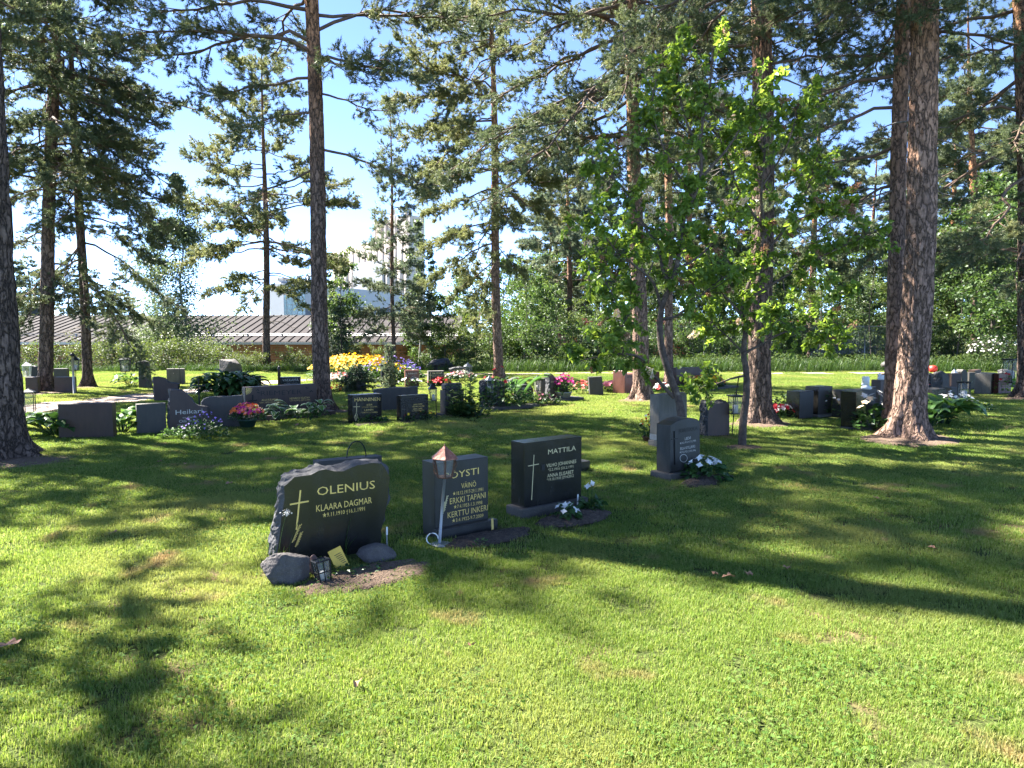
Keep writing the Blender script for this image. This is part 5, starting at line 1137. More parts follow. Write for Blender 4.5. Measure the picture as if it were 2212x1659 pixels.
# copper-roofed lantern
b = G(948, 1176); tpv = at(961, 1030, b.y) - b; ap = at(964, 957, b.y).z; gl = at(961, 990, b.y).z; g0 = tpv.z; ww = .155
cz = Matrix.Rotation(-.4, 4, 'Z')
r_ = lantern('copper-roofed six-sided lantern on a leaning grey pole', (b.x, b.y, 0), ww, gl - g0, 0, .68, n=6, mat='rust', roofmat='copper', rz=.15, eave=1.24, rh=(ap - gl) / (gl - g0) * .86, candle=False)
for ch in r_.children: ch.location = Matrix.Rotation(-.15, 3, 'Z') @ Vector((tpv.x, tpv.y, tpv.z))
mb = MB(); P0 = Matrix.Rotation(-.15, 3, 'Z') @ Vector((tpv.x, tpv.y, tpv.z)); mb.tube([(0, 0, -.05), P0 * .55, P0], [.012, .011, .011], M['galv'], 8); mb.build('pole', r_)
mb = MB(); mb.lathe([(.0, 0), (.075, 0), (.075, .012), (.0, .014)], M['galv'], 16, (.015, -.02, .0)); mb.tube([(-.05 + .045 * math.cos(a), -.01, .05 + .045 * math.sin(a)) for a in np.linspace(0, 4.5, 10)], .005, M['white'], 5); mb.build('foot', r_)
mb = MB()
for a in np.linspace(0, 2 * math.pi, 6, endpoint=False):
    c, s_ = math.cos(a + .52), math.sin(a + .52); mb.tube([P0 + Vector((c * q, s_ * q, z)) for q, z in ((.094, .135), (.104, .1), (.088, .07), (.098, .04), (.072, .015))], .003, M['rust'], 4)
mb.build('scrollwork', r_)
lantern('black framed glass lantern without a roof, tilted among the rocks', G(*c1(430, 915)), .115, .15, 0, .74, roof=None, bars=True, tilt=(-.12, -.1), rz=.62)
mb = MB(); q0 = G(*c1(540, 828)); mb.box((0, 0, .07), (.1, .006, .15), M['yellow'], bev=.002); mb.box((0, -.001, -.03), (.02, .004, .08), M['yellow']); o = mb.build('yellow_card', None, (q0.x, q0.y, .0)); o.rotation_euler = (R(-24), R(-16), R(40)); tag(o, 'yellow plastic card leaning behind the tilted glass lantern', 'card')
mb = MB()
for k in range(6): mb.box((.005 + .004 * k, -.0042, .1 - k * .014), (.05 - .004 * k, .0015, .004), M['dark_letter'])
oo = mb.build('printed_lines', o)
def stake(label, xy, h, w_, mat, lean=0.0, th=.006, head=None):
    p = G(*xy); mb = MB(); mb.box((0, 0, h / 2 - .03), (w_, th, h + .06), M[mat], bev=.0015); o = mb.build('grave_marker', None, (p.x, p.y, 0)); o.rotation_euler = (0, lean, R(35)); tag(o, label, 'marker stake', 'thin marker stakes beside graves')
    if head: mb = MB(); mb.box((0, -th * .6, h * .8), (w_ * 1.2, .003, h * .4), M[head]); mb.build('tag_plate', o)
stake('thin pale stake right of the rough-hewn black gravestone', c1(799, 705), .155, .011, 'galv', .0, head='white')
stake('short yellow wooden stake at the corner of the dark granite gravestone', c1(1420, 620), .115, .021, 'wood', -.03)
stake('white plastic stake between the white flowers', c1(1918, 455 + 30), .14, .016, 'white', .04)

bl = G(948, 1185)
lantern('small black lantern leaning on a thin rod beside the arched-niche gravestone', G(*c3(1962, 712)), .16, .22, .36, .72, pole=[(0.02, 0, -.03), (0, 0, .36)], rh=.5, tilt=(0, -.1), rz=.3)
lantern('small grey lantern in front of the rough dark gravestone with peonies', G(*c4(553, 612)), .16, .26, .34, .9, pole=[(0, 0, 0), (0, 0, .34)], mat='galv', rh=.4)
lantern('black lantern between ground cover and the brown curved gravestone', G(*c4(978, 530)), .2, .26, .2, .75, pole=[(0, 0, 0), (0, 0, .2)], rh=.5)
lantern('black lantern hanging on a thin rod right of the rough dark stone', G(*c5(1180, 1075)), .19, .27, .36, .95, roof='flat', pole=[(-.05, 0, -.03), (.0, 0, .62), (.05, 0, .95)], rz=.2)
lantern('black square lantern with a white candle beside the small grey stone', G(*c6(1690, 585)), .26, .36, .18, 1.0, roof='flat', pole=[(0, 0, -.02), (0, 0, .18)], rz=.9)
lantern('white lantern standing among the far stones at the right', G(*c6(1608, 440)), .18, .3, .12, .9, mat='white', pole=[(0, 0, 0), (0, 0, .12)], polemat='white', rh=.6)
lantern('lamp with a flat red roof beside the twin trunks', G(*c6(1343, 480)), .2, .22, .05, .8, roofmat='redpaint', mat='galv', rh=.25, eave=1.5)
lantern('open wire-framed black lantern just right of the left-edge trunk', G(*c2(266, 748)), .2, .55, .0, 1.0, rh=.15, candle=False)
lantern('black lantern on a rod beside the small hosta and obelisk stone', G(*c2(1112, 418)), .34, .34, .45, .8, pole=[(0, 0, 0), (0, 0, .45)], rh=.3)
lantern('blue-grey lantern hanging by the thin post far left', G(*c2(676, 480)), .2, .26, .62, .75, mat='iron', pole=[(0, 0, 0), (0, 0, .62)], rh=.5)
lantern('white-roofed lamp in front of the round dark stone, far left', G(*c2(243, 400)), .24, .32, .25, .8, mat='white', pole=[(0, 0, 0), (0, 0, .25)], rh=.4)
lantern('small pale lantern beside the rough boulder-shaped gravestone', G(*c4(364, 345)), .26, .3, .1, .8, mat='galv', pole=[(0, 0, 0), (0, 0, .1)], rh=.5)
lantern('black lantern between the red-brown stone and the far right pine', G(*c6(2085, 470)), .3, .6, .3, 1.0, pole=[(0, 0, 0), (0, 0, .3)], roof='flat')
mb = MB(); p = G(*c2(655, 492)); hh = at(159, 766, p.y).z; mb.tube([(0, 0, -.05), (.0, 0, hh - .05)], .03, M['galv'], 8); mb.lathe([(.03, hh - .05), (.07, hh - .02), (.04, hh + .03), (.0, hh + .05)], M['iron'], 10)
tag(mb.build('metal_post', None, p), 'thin grey metal post right of the leaning pine', 'post')
mb = MB(); p = G(*c2(1757, 590)); mb.box((0, 0, .28), (.025, .025, .66), M['iron']); mb.box((0, -.003, .45), (.3, .022, .03), M['iron']); tag(mb.build('iron_cross', None, p), 'slender black iron cross behind the stepped stone', 'cross')
mb = MB(); p = G(*c3(582, 420)); mb.lathe([(.05, 0), (.04, .3), (.055, .32), (.03, .5), (.045, .56), (.0, .62)], M['iron'], 10); tag(mb.build('iron_finial', None, p), 'small dark iron finial beside the white-lettered black gravestone', 'ornament')
def bird(label, p, s_, rz):
    mb = MB(); root = empty('bird_figure', p, label, 'figurine', None, rz)
    mb.lathe([(0, 0), (.5 * s_, .02 * s_), (.62 * s_, .35 * s_), (.5 * s_, .75 * s_), (.2 * s_, 1.0 * s_), (0, 1.05 * s_)], M['white'], 12, M=Matrix.Diagonal((1.5, .8, .8, 1)))
    mb.lathe([(0, 0), (.22 * s_, .1 * s_), (.27 * s_, .3 * s_), (.15 * s_, .5 * s_), (0, .55 * s_)], M['white'], 10, (.6 * s_, 0, .6 * s_)); mb.lathe([(.07 * s_, 0), (0, .22 * s_)], M['yellow'], 6, M=Matrix.Translation((.82 * s_, 0, .88 * s_)) @ Matrix.Rotation(R(95), 4, 'Y')); mb.build('body', root)
    mb = MB(); mb.add([(-.6 * s_, -.2 * s_, .5 * s_), (-.6 * s_, .2 * s_, .5 * s_), (-1.5 * s_, .25 * s_, .55 * s_), (-1.5 * s_, -.25 * s_, .55 * s_), (-.6 * s_, -.15 * s_, .4 * s_), (-.6 * s_, .15 * s_, .4 * s_)], [[0, 1, 2, 3], [4, 3, 2, 5], [0, 3, 4], [1, 5, 2]], M['white']); mb.build('tail', root)
p = G(*c6(645, 672)); bird('small white bird figure on the light grey-brown stone', at(*c6(862, 434), p.y + .28), .11, 2.6)
p = G(*c6(975, 630)); bird('white bird figure on the tall red-brown stone by the twin trunks', at(*c6(1010, 354), p.y + .16), .13, 2.9)
p = G(*c6(850, 560)); zt, zb_ = at(0, 816, p.y).z, at(0, 837, p.y).z
root = empty('white_lamp', p, 'white cylindrical lamp shade on a thin post behind the bird stone', 'lamp'); mb = MB(); rr = 15 * p.y / 1534 / 2; mb.lathe([(rr, zb_), (rr, zt), (rr * .8, zt + .03)], M['white'], 16); mb.build('lamp_shade', root); mb = MB(); mb.tube([(0, 0, -.03), (0, 0, zb_)], .02, M['galv'], 6); mb.build('post', root)
mb = MB(); p = G(*c6(1432, 290)); mb.lathe([(.1, 0), (.16, .12), (.15, .26), (.0, .3)], M['redpaint'], 10); tag(mb.build('orange_pot', None, p), 'small bright orange-red pot on the bare bank at right', 'pot')
bv = bird_bath = None
mb = MB(); p = G(*c6(1040, 380)); mb.lathe([(.17, .5), (.21, .58), (.18, .64), (.06, .72), (0, .75)], M['grey'], 12); mb.lathe([(.06, 0), (.05, .5)], M['grey'], 8); tag(mb.build('lidded_urn', None, p), 'grey lidded urn on a stem behind the twin trunks', 'urn')

# ------------------------------------------------------------------ flower beds and plants
soil_bed(c1(690, 880), .5, .22, 35, 1, .012, 'litter'); soil_bed(c1(1400, 655), .42, .15, YAW, 2); soil_bed(c1(1900, 540), .42, .17, YAW, 3, .05); soil_bed(c5(880, 1570), .4, .17, YAW, 4, .05)
soil_bed(c3(1420, 748), .42, .16, YAW, 5); soil_bed(c3(1810, 725), .48, .15, YAW, 6); soil_bed(c4(330, 680), .6, .32, 20, 7); soil_bed(c4(920, 590), .75, .3, 20, 8)
for i, (x, y, rx, ry) in enumerate([(20, 1000, .75, .5), (96, 850, .9, .6), (698, 890, .5, .35), (1386, 866, .65, .45), (1641, 916, .6, .42), (1965, 950, .85, .55), (2222, 862, .7, .5), (1078, 822, .5, .4), (190, 838, .5, .35), (1603, 968, .3, .22)]): soil_bed((x, y), rx, ry, 20, 30 + i, .02, 'litter', 'needle_litter')
FB = 'flowering grave plants'
def FP(label, xy, *a, **k):
    p = G(*xy); return bedding(label, (p.x, p.y, .01), *a, group=FB, **k)
FP('white begonia with rounded pale-edged leaves before the polished black gravestone', c1(1850, 552), .115, .13, 60, .07, 9, .062, 'white', 81, heart=True, wid=.46, petals=4)
FP('taller white begonia, right of the white stake', c1(2000, 500), .1, .13, 55, .075, 4, .065, 'white', 82, heart=True, wid=.46, petals=4, fh=.26)
FP('white-flowered plant with scalloped leaves before the arched dark gravestone', c5(860, 1545), .25, .2, 150, .085, 16, .075, 'white', 83, heart=True, wid=.5, petals=4, fh=.24)
FP('violet-blue flowers before the stepped brown gravestone', c2(1800, 885), .36, .3, 480, .055, 34, .036, 'purple', 84, ry=.25, petals=4, fh=.36)
FP('light green leafy clump left of the violet flowers', c2(1590, 870), .3, .16, 220, .06, 0, .04, 'white', 85, ry=.2, mat='hostaleaf')
def pot(label, xy, r, h, mat, *a, **k):
    p = G(*xy); root = empty('flower_pot', (p.x, p.y, k.pop('z', 0)), k.pop('plabel'), 'pot', 'flower pots'); mb = MB(); mb.lathe([(r * .75, 0), (r * .98, h * .85), (r * 1.06, h * .86), (r * 1.06, h), (r * .9, h), (r * .85, h * .9)], M[mat], 20); mb.build('body', root)
    return bedding(label, (p.x, p.y, root.location.z + h * .85), *a, group=FB, **k)
pot('round mound of orange and pink chrysanthemums in a green pot', c3(302, 800), .15, .13, 'green_pot', .28, .25, 260, .06, 170, .06, ['orange', 'pink', 'salmon'], 86, z=.05, plabel='dark green plastic pot holding orange chrysanthemums', petals=7, ry=.25)
pot('bright pink flowers in a grey bowl before the curved-edge gravestone', c4(1205, 540), .2, .14, 'grey_pot', .3, .28, 240, .07, 46, .08, 'pink', 87, z=.06, plabel='grey bowl holding bright pink flowers', fh=.4)
pot('small red and yellow flowers in a pot beside the tall pale gravestone', c5(238, 1140), .1, .09, 'rust', .16, .25, 120, .06, 34, .05, ['red', 'gold', 'white'], 88, plabel='rusty little pot left of the tall pale gravestone', fh=.32)
HG = 'white-edged hostas on the brown platform'
for i, (x, y, h_, n) in enumerate([(430, 775, .3, 9), (585, 772, .22, 10), (690, 755, .32, 8), (890, 735, .36, 10)]):
    p = G(*c3(x, y)); hosta(['white-edged hosta beside the orange chrysanthemums', 'low white-edged hosta left of the middle of the brown platform', 'white-edged hosta in the middle of the brown platform', 'large white-edged hosta at the right end of the brown platform'][i], (p.x, p.y + .1, .1), .24, h_, n, .25, .072, 90 + i, True, HG)
p = G(*c3(780, 745)); bedding('dark green leafy filler between the white-edged hostas', (p.x, p.y + .05, .1), .5, .16, 260, .07, 0, .03, 'white', 95, ry=.12, name='leafy_plant', cat='plant', rz=R(38))
p = G(496, 858); hosta('huge glossy hosta clump behind the broad dark slab', p, 1.15, .62, 230, .38, .085, 96, mat='plantleaf')
p = G(*c2(440, 880)); hosta('hosta growing at the left side of the wide red-brown stone', (p.x, p.y + .2, 0), .55, .42, 50, .34, .085, 97, mat='plantleaf')
p = G(*c2(1040, 850)); hosta('small hosta growing at the right side of the wide red-brown stone', (p.x - .05, p.y + .2, 0), .4, .42, 34, .3, .08, 98, mat='hostaleaf')
p = G(*c2(1165, 425)); hosta('pale small hosta left of the obelisk-like stone', p, .55, .4, 26, .36, .08, 99)
p = G(*c6(1520, 735)); hosta('bright broad-leaved hosta right of the twin trunks', p, .5, .5, 34, .45, .13, 100)
p = G(*c6(1390, 765)); hosta('dark low hosta directly behind the root of the twin trunks', p, .4, .35, 30, .34, .08, 101, mat='plantleaf')
FP('yellow and white day lilies blooming in a tall mass before the silos', c3(1270, 372), 1.7, .6, 1900, .14, 420, .11, 'gold', 102, ry=.8, mat='hostaleaf', fh=.8, wid=.14)
FP('dark-leaved lily clump at the left end of the day lilies', c3(1100, 370), .8, .65, 700, .24, 16, .12, 'gold', 103, ry=.6, wid=.07, fh=.72)
FP('lilac-purple phlox behind the tall black gravestone', c3(1560, 372), 1.1, .55, 900, .13, 150, .075, 'purple', 104, ry=.6, fh=.72)
FP('white and salmon bedding flowers beside the straight pine', c3(1100, 395), .5, .3, 160, .08, 70, .1, ['white', 'salmon'], 105)
FP('small orange bedding flowers behind the straight pine trunk', c3(1075, 475), .28, .18, 80, .07, 34, .08, 'orange', 106)
FP('bright red begonias before the pale-sided black gravestone', c3(1988, 420), .4, .22, 160, .08, 60, .09, 'red', 107, ry=.2)
FP('pale mixed flowers before the rough boulder-shaped gravestone', c4(300, 375), .55, .3, 260, .09, 60, .09, ['white', 'cream', 'rose'], 108, ry=.3)
FP('white small flowers at the foot of the red-brown gravestone', c3(1740, 425), .4, .26, 140, .07, 22, .08, 'white', 109, ry=.2)
FP('salmon-pink flowers on open grass left of the tilted stone', c4(1375, 486), .3, .3, 60, .07, 26, .09, 'salmon', 110)
FP('pink flowers at the left foot of the red granite stone', c4(1635, 466), .33, .26, 100, .08, 40, .11, 'rose', 111)
FP('orange and yellow flowers covering the platform of the long dark stone', c5(870, 560), .8, .36, 400, .09, 110, .14, ['gold', 'gold', 'orange', 'red'], 112, ry=.28, rz=R(37))
FP('yellow-leaved rosette plant at the left end of the orange flowers', c5(690, 590), .24, .3, 40, .2, 0, .1, 'gold', 113, mat='fern', wid=.13, name='leafy_plant', cat='plant')
FP('red flowers behind the tall pale gravestone', c5(400, 600), .3, .24, 90, .08, 30, .11, ['red', 'white'], 114)
FP('red flowers left of the short grey black-sided stone', c5(1690, 862), .3, .2, 110, .07, 45, .1, ['red', 'red', 'white'], 115, ry=.2)
FP('round dark green shrub behind the red flowers', c5(1745, 830), .33, .45, 500, .06, 0, .1, 'red', 116, name='small_shrub', cat='shrub')
FP('pale green leafy plant between the taller grey stone and the bird stone', c6(595, 660), .24, .5, 160, .08, 12, .06, 'white', 117)
FP('white lilies and red leaves before the sloping black stone', c6(930, 780), .45, .42, 240, .12, 14, .13, ['white', 'cream', 'white'], 118, ry=.25, fh=.6, rz=R(40))
FP('white pansies right of the dark polished stone', c6(1610, 615), .42, .34, 200, .07, 40, .085, 'white', 119, ry=.28)
FP('dark low bedding plants with small white flowers on the open grass at right', c6(1740, 625), .5, .2, 260, .06, 16, .06, 'white', 120, ry=.22)
FP('pale yellow-green seedling bush at the far right stones', c6(2060, 478), .35, .6, 140, .09, 6, .08, 'red', 121, mat='fern')
FP('low seedlings before the gold-lettered black gravestone', c3(1410, 742), .3, .14, 70, .07, 0, .05, 'white', 122, ry=.1, rz=R(37), name='leafy_plant', cat='plant')
FP('dark leaves with a few red and yellow blooms before the niche gravestone', c3(1820, 722), .38, .16, 120, .07, 12, .06, ['red', 'gold'], 123, ry=.12, rz=R(37))
FP('glossy dark peonies before the rough dark gravestone', c4(660, 610), .5, .65, 520, .12, 8, .1, 'red', 124, ry=.35, wid=.28, fh=.8)
FP('low dark ground cover with faded pink blooms right of the fern', c4(920, 585), .68, .3, 620, .07, 14, .07, 'rose', 125, ry=.3)
FP('shrubby dark bed plants around the black lantern', c4(985, 575), .3, .22, 160, .06, 6, .05, 'rose', 126, ry=.2)
FP('mixed weeds around the rocks of the rough-hewn gravestone', c1(560, 880), .26, .05, 60, .035, 0, .02, 'white', 127, ry=.12, rz=R(30), name='leafy_plant', cat='plant', heart=True)
FP('small green weeds in the soil before the dark granite gravestone', c1(1350, 700), .05, .04, 18, .035, 0, .02, 'white', 128, name='leafy_plant', cat='plant')
def stem_plant(label, xy, n, h, leaf, seed, flower=False):
    p = G(*xy); rng = np.random.default_rng(seed); root = empty('leafy_plant', p, label, 'plant'); T = Tubes(); Lv = Leaves()
    for i in range(n):
        x, y = rng.normal(0, .17, 2); tx, ty = x * 1.5, y * 1.5; hh = h * rng.uniform(.5, 1); T.add([(x, y, 0), ((x + tx) / 2, (y + ty) / 2, hh * .5), (tx, ty, hh)], [.008, .006, .003], 4)
        m = int(hh / .035); t = np.linspace(.05, 1, m); P = np.stack([x + (tx - x) * t, y + (ty - y) * t, hh * t], 1); a = rng.uniform(0, 6.28) + np.arange(m) * 1.7; D = np.stack([np.cos(a), np.sin(a), np.full(m, .35)], 1)
        Lv.leaves(P, D, np.tile([[0, 0, 1.0]], (m, 1)) + rng.normal(0, .2, (m, 3)), leaf * (1.15 - .75 * t), .26, rng, fold=.2)
    T.build('stems', [M['plantleaf']], root); Lv.build('foliage', M['aspenleaf' if seed % 2 else 'plantleaf'], root)
stem_plant('tall leafy plant with budding spires before the two-tiered stone', c4(340, 682), 13, .92, .2, 131)
stem_plant('dense leafy skirt under the budding spires', c4(330, 690), 26, .38, .19, 132)
def fern(label, p, n, L, seed, az0=None):
    rng = np.random.default_rng(seed); root = empty('fern', p, label, 'plant', 'bright ferns'); T = Tubes(); Lv = Leaves()
    for i in range(n):
        az = (az0 if az0 is not None else 6.28 * i / n) + rng.normal(0, .35); l = L * rng.uniform(.8, 1.1); t = np.linspace(0, 1, 9); hd = np.array([math.cos(az), math.sin(az), 0]); cv = hd[None] * (l * (.15 + .75 * t ** 1.4) * 1)[:, None] + np.array([0, 0, 1.0])[None] * (l * (1.25 * t - .62 * t ** 2.4))[:, None]; T.add(cv, np.linspace(.006, .002, 9), 4)
        m = 34; u = np.repeat(np.linspace(.15, .99, m), 2); sd = np.tile([1, -1], m); P = np.stack([np.interp(u, t, cv[:, d]) for d in range(3)], 1); sv = np.array([-hd[1], hd[0], 0]); D = sv[None] * sd[:, None] + hd[None] * .35
        Lv.leaves(P, D, np.tile([[0, 0, 1.0]], (2 * m, 1)) + hd[None] * .2, .19 * l * np.sin(np.pi * (1 - u * .93)) ** .6 + .012, .13, rng, fold=.05)
    T.build('stems', [M['fern']], root); Lv.build('fronds', M['fern'], root)
p = G(*c4(690, 580)); fern('bright fern rising from the peonies', (p.x + .05, p.y + .2, .1), 7, .75, 141)
p = G(*c4(800, 570)); fern('lone bright fern frond arching to the right', (p.x, p.y + .15, .1), 4, .85, 142, .35)
p = G(*c3(1270, 470)); spruce('dark spreading spruce before the black gravestone in the back row', p, .72, .62, 143, k=26, nl=.06, nw=.014, name='dwarf_spruce', nw_=13)
p = G(*c3(1552, 438)); spruce('slim conifer before the tall black gravestone', p, 1.3, .25, 144, k=26, nl=.06, nw=.014, name='dwarf_spruce', mat='needleblue', nw_=16)
# grass stalks at the rough-hewn stone
def stalks(label, xy, lst, seed):
    p = G(*xy); rng = np.random.default_rng(seed); root = empty('grass_stalk', (p.x, p.y, 0), label, 'plant'); Lv = Leaves(); F = Leaves(); T = Tubes(); fl = False
    for dx, dy, h, lx, head in lst:
        t = np.linspace(0, 1, 7); pts = np.stack([dx + lx * t ** 1.8, dy + 0 * t, h * t], 1); T.add(pts, np.linspace(.0028, .0014, 7), 4)
        if head:
            fl = True; n = 36; c = pts[-1][None] + rng.normal(0, .014, (n, 3)) * np.array([[1, 1, .8]]); F.leaves(c, rng.normal(0, 1, (n, 3)), rng.normal(0, 1, (n, 3)), .014, .45, rng)
        for q in range(2): blade_leaf(Lv, (dx, dy, 0), rng.uniform(0, 6.28), h * rng.uniform(.35, .6), .003, rng.uniform(.1, .7), rng, 5, rng.random(), 1.35)
    T.build('stems', [M['aspenleaf']], root); Lv.build('leaves', M['aspenleaf'], root)
    if fl: F.build('blossoms', M['f_white'], root)
stalks('white-tipped tall grass stalk and blades before the gold cross', c1(165, 830), [(.0, -.02, .4, .07, True), (.06, -.02, .34, .09, False), (.03, -.03, .16, .02, False), (-.03, -.02, .14, -.02, False), (.09, -.03, .16, -.01, False)], 151)
stalks('thin dark grass blades growing behind the reddish rock', c1(372, 760), [(.0, .0, .3, -.005, False), (.02, 0, .2, .05, False), (.22, .02, .28, .05, False), (.23, .02, .14, .08, False)], 152)
stalks('tuft of taller grass hugging the left foot of the rough-hewn gravestone', c1(110, 835), [(rnd_x, 0, h_, l_, False) for rnd_x, h_, l_ in ((-.05, .13, -.03), (-.02, .16, .02), (.0, .12, -.04), (.03, .17, .02), (.05, .12, .03), (-.08, .1, -.03), (.07, .14, .0))], 153)

# ------------------------------------------------------------------ fallen leaves
def fallen(xy, s_, seed, col):
    rng = random.Random(seed); p = G(*xy); mb = MB(); n = 9; vs = [(0, 0, .012)]
    for i in range(n): a = 2 * math.pi * i / n; r = s_ * (.6 + .5 * rng.random()) * (1.3 if i % 3 == 0 else .8); vs.append((r * math.cos(a) * 1.3, r * math.sin(a) * .8, rng.uniform(0, .03)))
    mb.add(vs, [[0, 1 + i, 1 + (i + 1) % n] for i in range(n)], M[col]); tag(mb.build('fallen_leaf', None, (p.x, p.y, .03), rng.uniform(0, 6)), 'curled brown fallen leaf lying on the grass', 'leaf', 'fallen leaves on the lawn')
M['deadleaf'] = noise_mat('withered_leaf', [(.3, (.2, .1, .05)), (.7, (.4, .22, .13))], 20, .8)
for i, (x, y, s_) in enumerate([(1545, 1252, .03), (1575, 1257, .04), (1620, 1253, .022), (1700, 1238, .025), (770, 1493, .028), (1890, 1083, .04), (2015, 1195, .03), (497, 1051, .035), (400, 1008, .03), (740, 1135 + 8, .02), (345, 1003, .03), (20, 1407, .06), (1018, 1410, .02), (245, 1160, .03), (1150, 935, .03), (640, 922, .04), (720, 935, .03)]): fallen((x, y), s_, i, 'deadleaf')

# ------------------------------------------------------------------ grass: tiles of real blades laid over the lawn
def scatter(name, Lv, mat, pts, rot, scl, label):
    """one object: tile geometry plus marked points; a node tree sets the tile on every point"""
    V = np.concatenate(Lv.V); nt_ = len(V); V = np.concatenate([V, pts]); isp = np.zeros(len(V), bool); isp[nt_:] = True
    var = np.concatenate([np.concatenate(Lv.var), np.zeros(len(pts))]).astype(np.float32); ro = np.concatenate([np.zeros(nt_), rot]).astype(np.float32); sc = np.concatenate([np.ones(nt_), scl]).astype(np.float32)
    polys = ([(np.concatenate(Lv.q), 0)] if Lv.q else []) + ([(np.concatenate(Lv.t), 0)] if Lv.t else [])
    o = mesh_np(name, V, polys, [mat], {'var': ('FLOAT', var), 'is_pt': ('BOOLEAN', isp), 'rot': ('FLOAT', ro), 'scl': ('FLOAT', sc)}); struct(o, 'stuff'); o['label'] = label
    g = bpy.data.node_groups.new(name + '_nodes', 'GeometryNodeTree'); g.interface.new_socket('Geometry', in_out='INPUT', socket_type='NodeSocketGeometry'); g.interface.new_socket('Geometry', in_out='OUTPUT', socket_type='NodeSocketGeometry')
    N, L = g.nodes, g.links; gi = N.new('NodeGroupInput'); go = N.new('NodeGroupOutput')
    def attr(nm, typ): a = N.new('GeometryNodeInputNamedAttribute'); a.data_type = typ; a.inputs['Name'].default_value = nm; return a.outputs['Attribute']
    sp = N.new('GeometryNodeSeparateGeometry'); sp.domain = 'POINT'; L.new(gi.outputs[0], sp.inputs['Geometry']); L.new(attr('is_pt', 'BOOLEAN'), sp.inputs['Selection'])
    ip = N.new('GeometryNodeInstanceOnPoints'); L.new(sp.outputs['Selection'], ip.inputs['Points']); L.new(sp.outputs['Inverted'], ip.inputs['Instance'])
    cx = N.new('ShaderNodeCombineXYZ'); L.new(attr('rot', 'FLOAT'), cx.inputs['Z']); L.new(cx.outputs[0], ip.inputs['Rotation']); L.new(attr('scl', 'FLOAT'), ip.inputs['Scale'])
    L.new(ip.outputs[0], go.inputs[0]); md = o.modifiers.new('tiles', 'NODES'); md.node_group = g; return o
def blades(n, size, h, wd, rng, lean=.5):
    Lv = Leaves(); P = np.stack([rng.uniform(-size / 2, size / 2, n), rng.uniform(-size / 2, size / 2, n), np.full(n, -.004)], 1); a = rng.uniform(0, 6.28, n); hd = np.stack([np.cos(a), np.sin(a), 0 * a], 1); sd = np.stack([-np.sin(a), np.cos(a), 0 * a], 1)
    hh = (h * rng.uniform(.45, 1.15, n))[:, None]; ln = np.abs(rng.normal(0, lean, n))[:, None]; w_ = (wd * rng.uniform(.7, 1.3, n))[:, None]; up = np.array([[0, 0, 1.0]])
    m = P + hd * hh * ln * .3 + up * hh * .6; tp = P + hd * hh * ln * .95 + up * hh * np.maximum(.35, 1 - .3 * ln ** 2)
    V = np.stack([P - sd * w_ / 2, P + sd * w_ / 2, m + sd * w_ * .42, m - sd * w_ * .42, tp], 1).reshape(-1, 3); b = (np.arange(n) * 5)[:, None]
    Lv.V.append(V); Lv.q.append(b + np.array([[0, 1, 2, 3]])); Lv.t.append(b + np.array([[3, 2, 4]])); Lv.n = len(V); Lv.var.append(np.repeat(rng.uniform(0, 1, n), 5)); return Lv
def clover(n, size, h, r, rng):
    Lv = Leaves(); c = np.stack([rng.uniform(-size / 2, size / 2, n), rng.uniform(-size / 2, size / 2, n), h * rng.uniform(.5, 1.1, n)], 1); Nn = unit(rng.normal(0, .3, (n, 3)) + np.array([[0, 0, 1.0]])); U, W = perp(Nn); a0 = rng.uniform(0, 6.28, n); va = rng.uniform(0, 1, n)
    for k in range(3):
        a = (a0 + k * 2.094)[:, None]; Lv.leaves(c, U * np.cos(a) + W * np.sin(a), Nn, r * rng.uniform(.7, 1.2, n), .5, rng, heart=True, fold=.12, var=va)
    return Lv
def lawn_pts(y0, y1, s_, rng, keep=None, jit=.5):
    ys = np.arange(y0, y1, s_); out = []
    for y in ys:
        hw = .76 * y + 1.6; xs = np.arange(-hw, hw, s_); out.append(np.stack([xs + rng.uniform(-jit, jit, len(xs)) * s_, np.full(len(xs), y) + rng.uniform(-jit, jit, len(xs)) * s_], 1))
    P = np.concatenate(out); ok = np.ones(len(P), bool)
    for x, y, rx, ry, an, *soft in GRASS_SKIP:
        d = P - np.array([[x, y]]); u = d[:, 0] * math.cos(an) + d[:, 1] * math.sin(an); v = -d[:, 0] * math.sin(an) + d[:, 1] * math.cos(an); q = (u / (rx + s_ * .28)) ** 2 + (v / (ry + s_ * .28)) ** 2; ok &= (q > 1) | ((rng.random(len(q)) < .08 + .45 * q) if soft else False)
    if keep is not None: ok &= np.array([keep(p[0], p[1]) for p in P])
    P = P[ok]; z = np.array([gz(x, y) for x, y in P]); return np.concatenate([P, z[:, None]], 1)
GP = [(.55, (.27, .29, .09), .5, .7), (1.7, (.36, .25, .13), .6, .74), (.23, (.09, .17, .035), .52, .7), (7.0, (.3, .22, .12), .66, .78)]
M['grass'] = leaf_mat('grass_blades', [(.09, .155, .028), (.145, .22, .042), (.21, .285, .068), (.3, .32, .12)], .42, .6, patch=GP, spec=.12)
M['clover'] = leaf_mat('clover_leaves', [(.06, .115, .022), (.085, .15, .03), (.12, .19, .045)], .35, .7, spec=.08)
rg = np.random.default_rng(99)
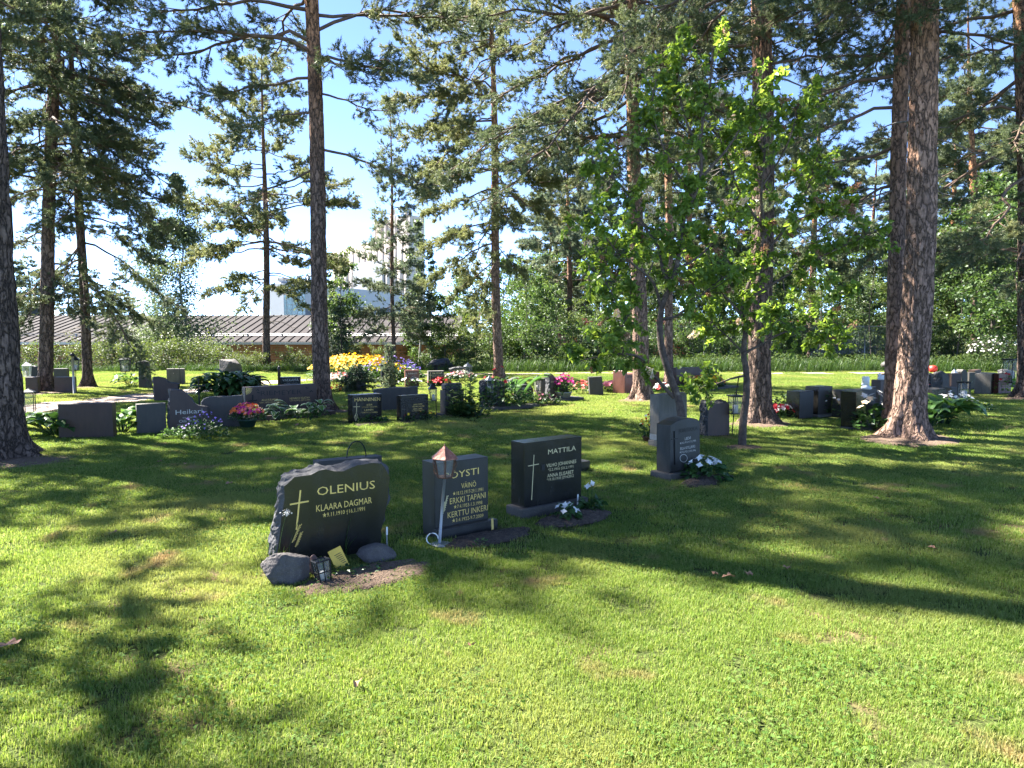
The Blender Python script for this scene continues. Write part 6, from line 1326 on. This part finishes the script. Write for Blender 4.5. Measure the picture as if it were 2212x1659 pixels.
for nm, (y0, y1, s_, n, h, wd) in dict(near=(2.0, 5.2, .16, 640, .034, .0034), middle=(5.2, 11, .26, 860, .036, .0046), distant=(11, 29.3, .5, 1200, .042, .009)).items():
    P = lawn_pts(y0, y1, s_, rg); scatter('grass', blades(n, s_ * 1.5, h, wd, rg), M['grass'], P, rg.uniform(0, 6.28, len(P)), rg.uniform(.8, 1.2, len(P)), 'short mown grass blades of the ' + nm + ' lawn')
cl = lambda x, y: noise.noise(Vector((x * .9, y * .9, 3.3))) + .3 * noise.noise(Vector((x * 3, y * 3, 1))) > .14
P = lawn_pts(2.0, 12, .3, rg, cl); scatter('clover', clover(70, .4, .031, .011, rg), M['clover'], P, rg.uniform(0, 6.28, len(P)), rg.uniform(.8, 1.25, len(P)), 'clover leaves mixed into the mown lawn')
# taller growth behind the lawn
def belt(y0, y1, s_, x0, x1, rng, prob=1.0):
    out = []
    for y in np.arange(y0, y1, s_):
        for x in np.arange(x0, x1, s_):
            if rng.random() < prob: X, Y = x + rng.uniform(-.5, .5) * s_, y + rng.uniform(-.5, .5) * s_; out.append((X, Y, gz(X, Y)))
    return np.array(out)
M['tallgrass'] = leaf_mat('tall_grass', [(.022, .05, .012), (.038, .08, .016), (.065, .11, .022)], .35, .5)
P = belt(28.9, 37, .5, -24, 30, rg); P = P[(P[:, 0] > -1.5) | (P[:, 1] < 31)]; scatter('tall_grass', blades(130, .8, .52, .016, rg, .6), M['tallgrass'], P, rg.uniform(0, 6.28, len(P)), np.where(P[:, 0] < -1, .62, 1.0) * rg.uniform(.55, 1.15, len(P)), 'tall uncut grass behind the lawn')
M['underleaf'] = leaf_mat('undergrowth_leaves', [(.025, .05, .014), (.045, .075, .02), (.075, .1, .028)], .3, .7, spec=.15)
ug = Leaves(); n = 150; P0 = np.stack([rg.uniform(-.5, .5, n), rg.uniform(-.5, .5, n), .7 * rg.random(n) ** .8], 1); ug.leaves(P0, rg.normal(0, 1, (n, 3)), rg.normal(0, .5, (n, 3)) + np.array([[0, 0, 1.0]]), .12 * rg.uniform(.6, 1.2, n), .35, rg)
P = belt(29.6, 44, .8, -26, 34, rg, .75); P = P[(P[:, 0] > -1) | (P[:, 1] < 34)]; scatter('undergrowth', ug, M['underleaf'], P, rg.uniform(0, 6.28, len(P)), np.where(P[:, 0] < -1, .6, .8) * rg.uniform(.6, 1.35, len(P)), 'leafy undergrowth under the trees behind the lawn')
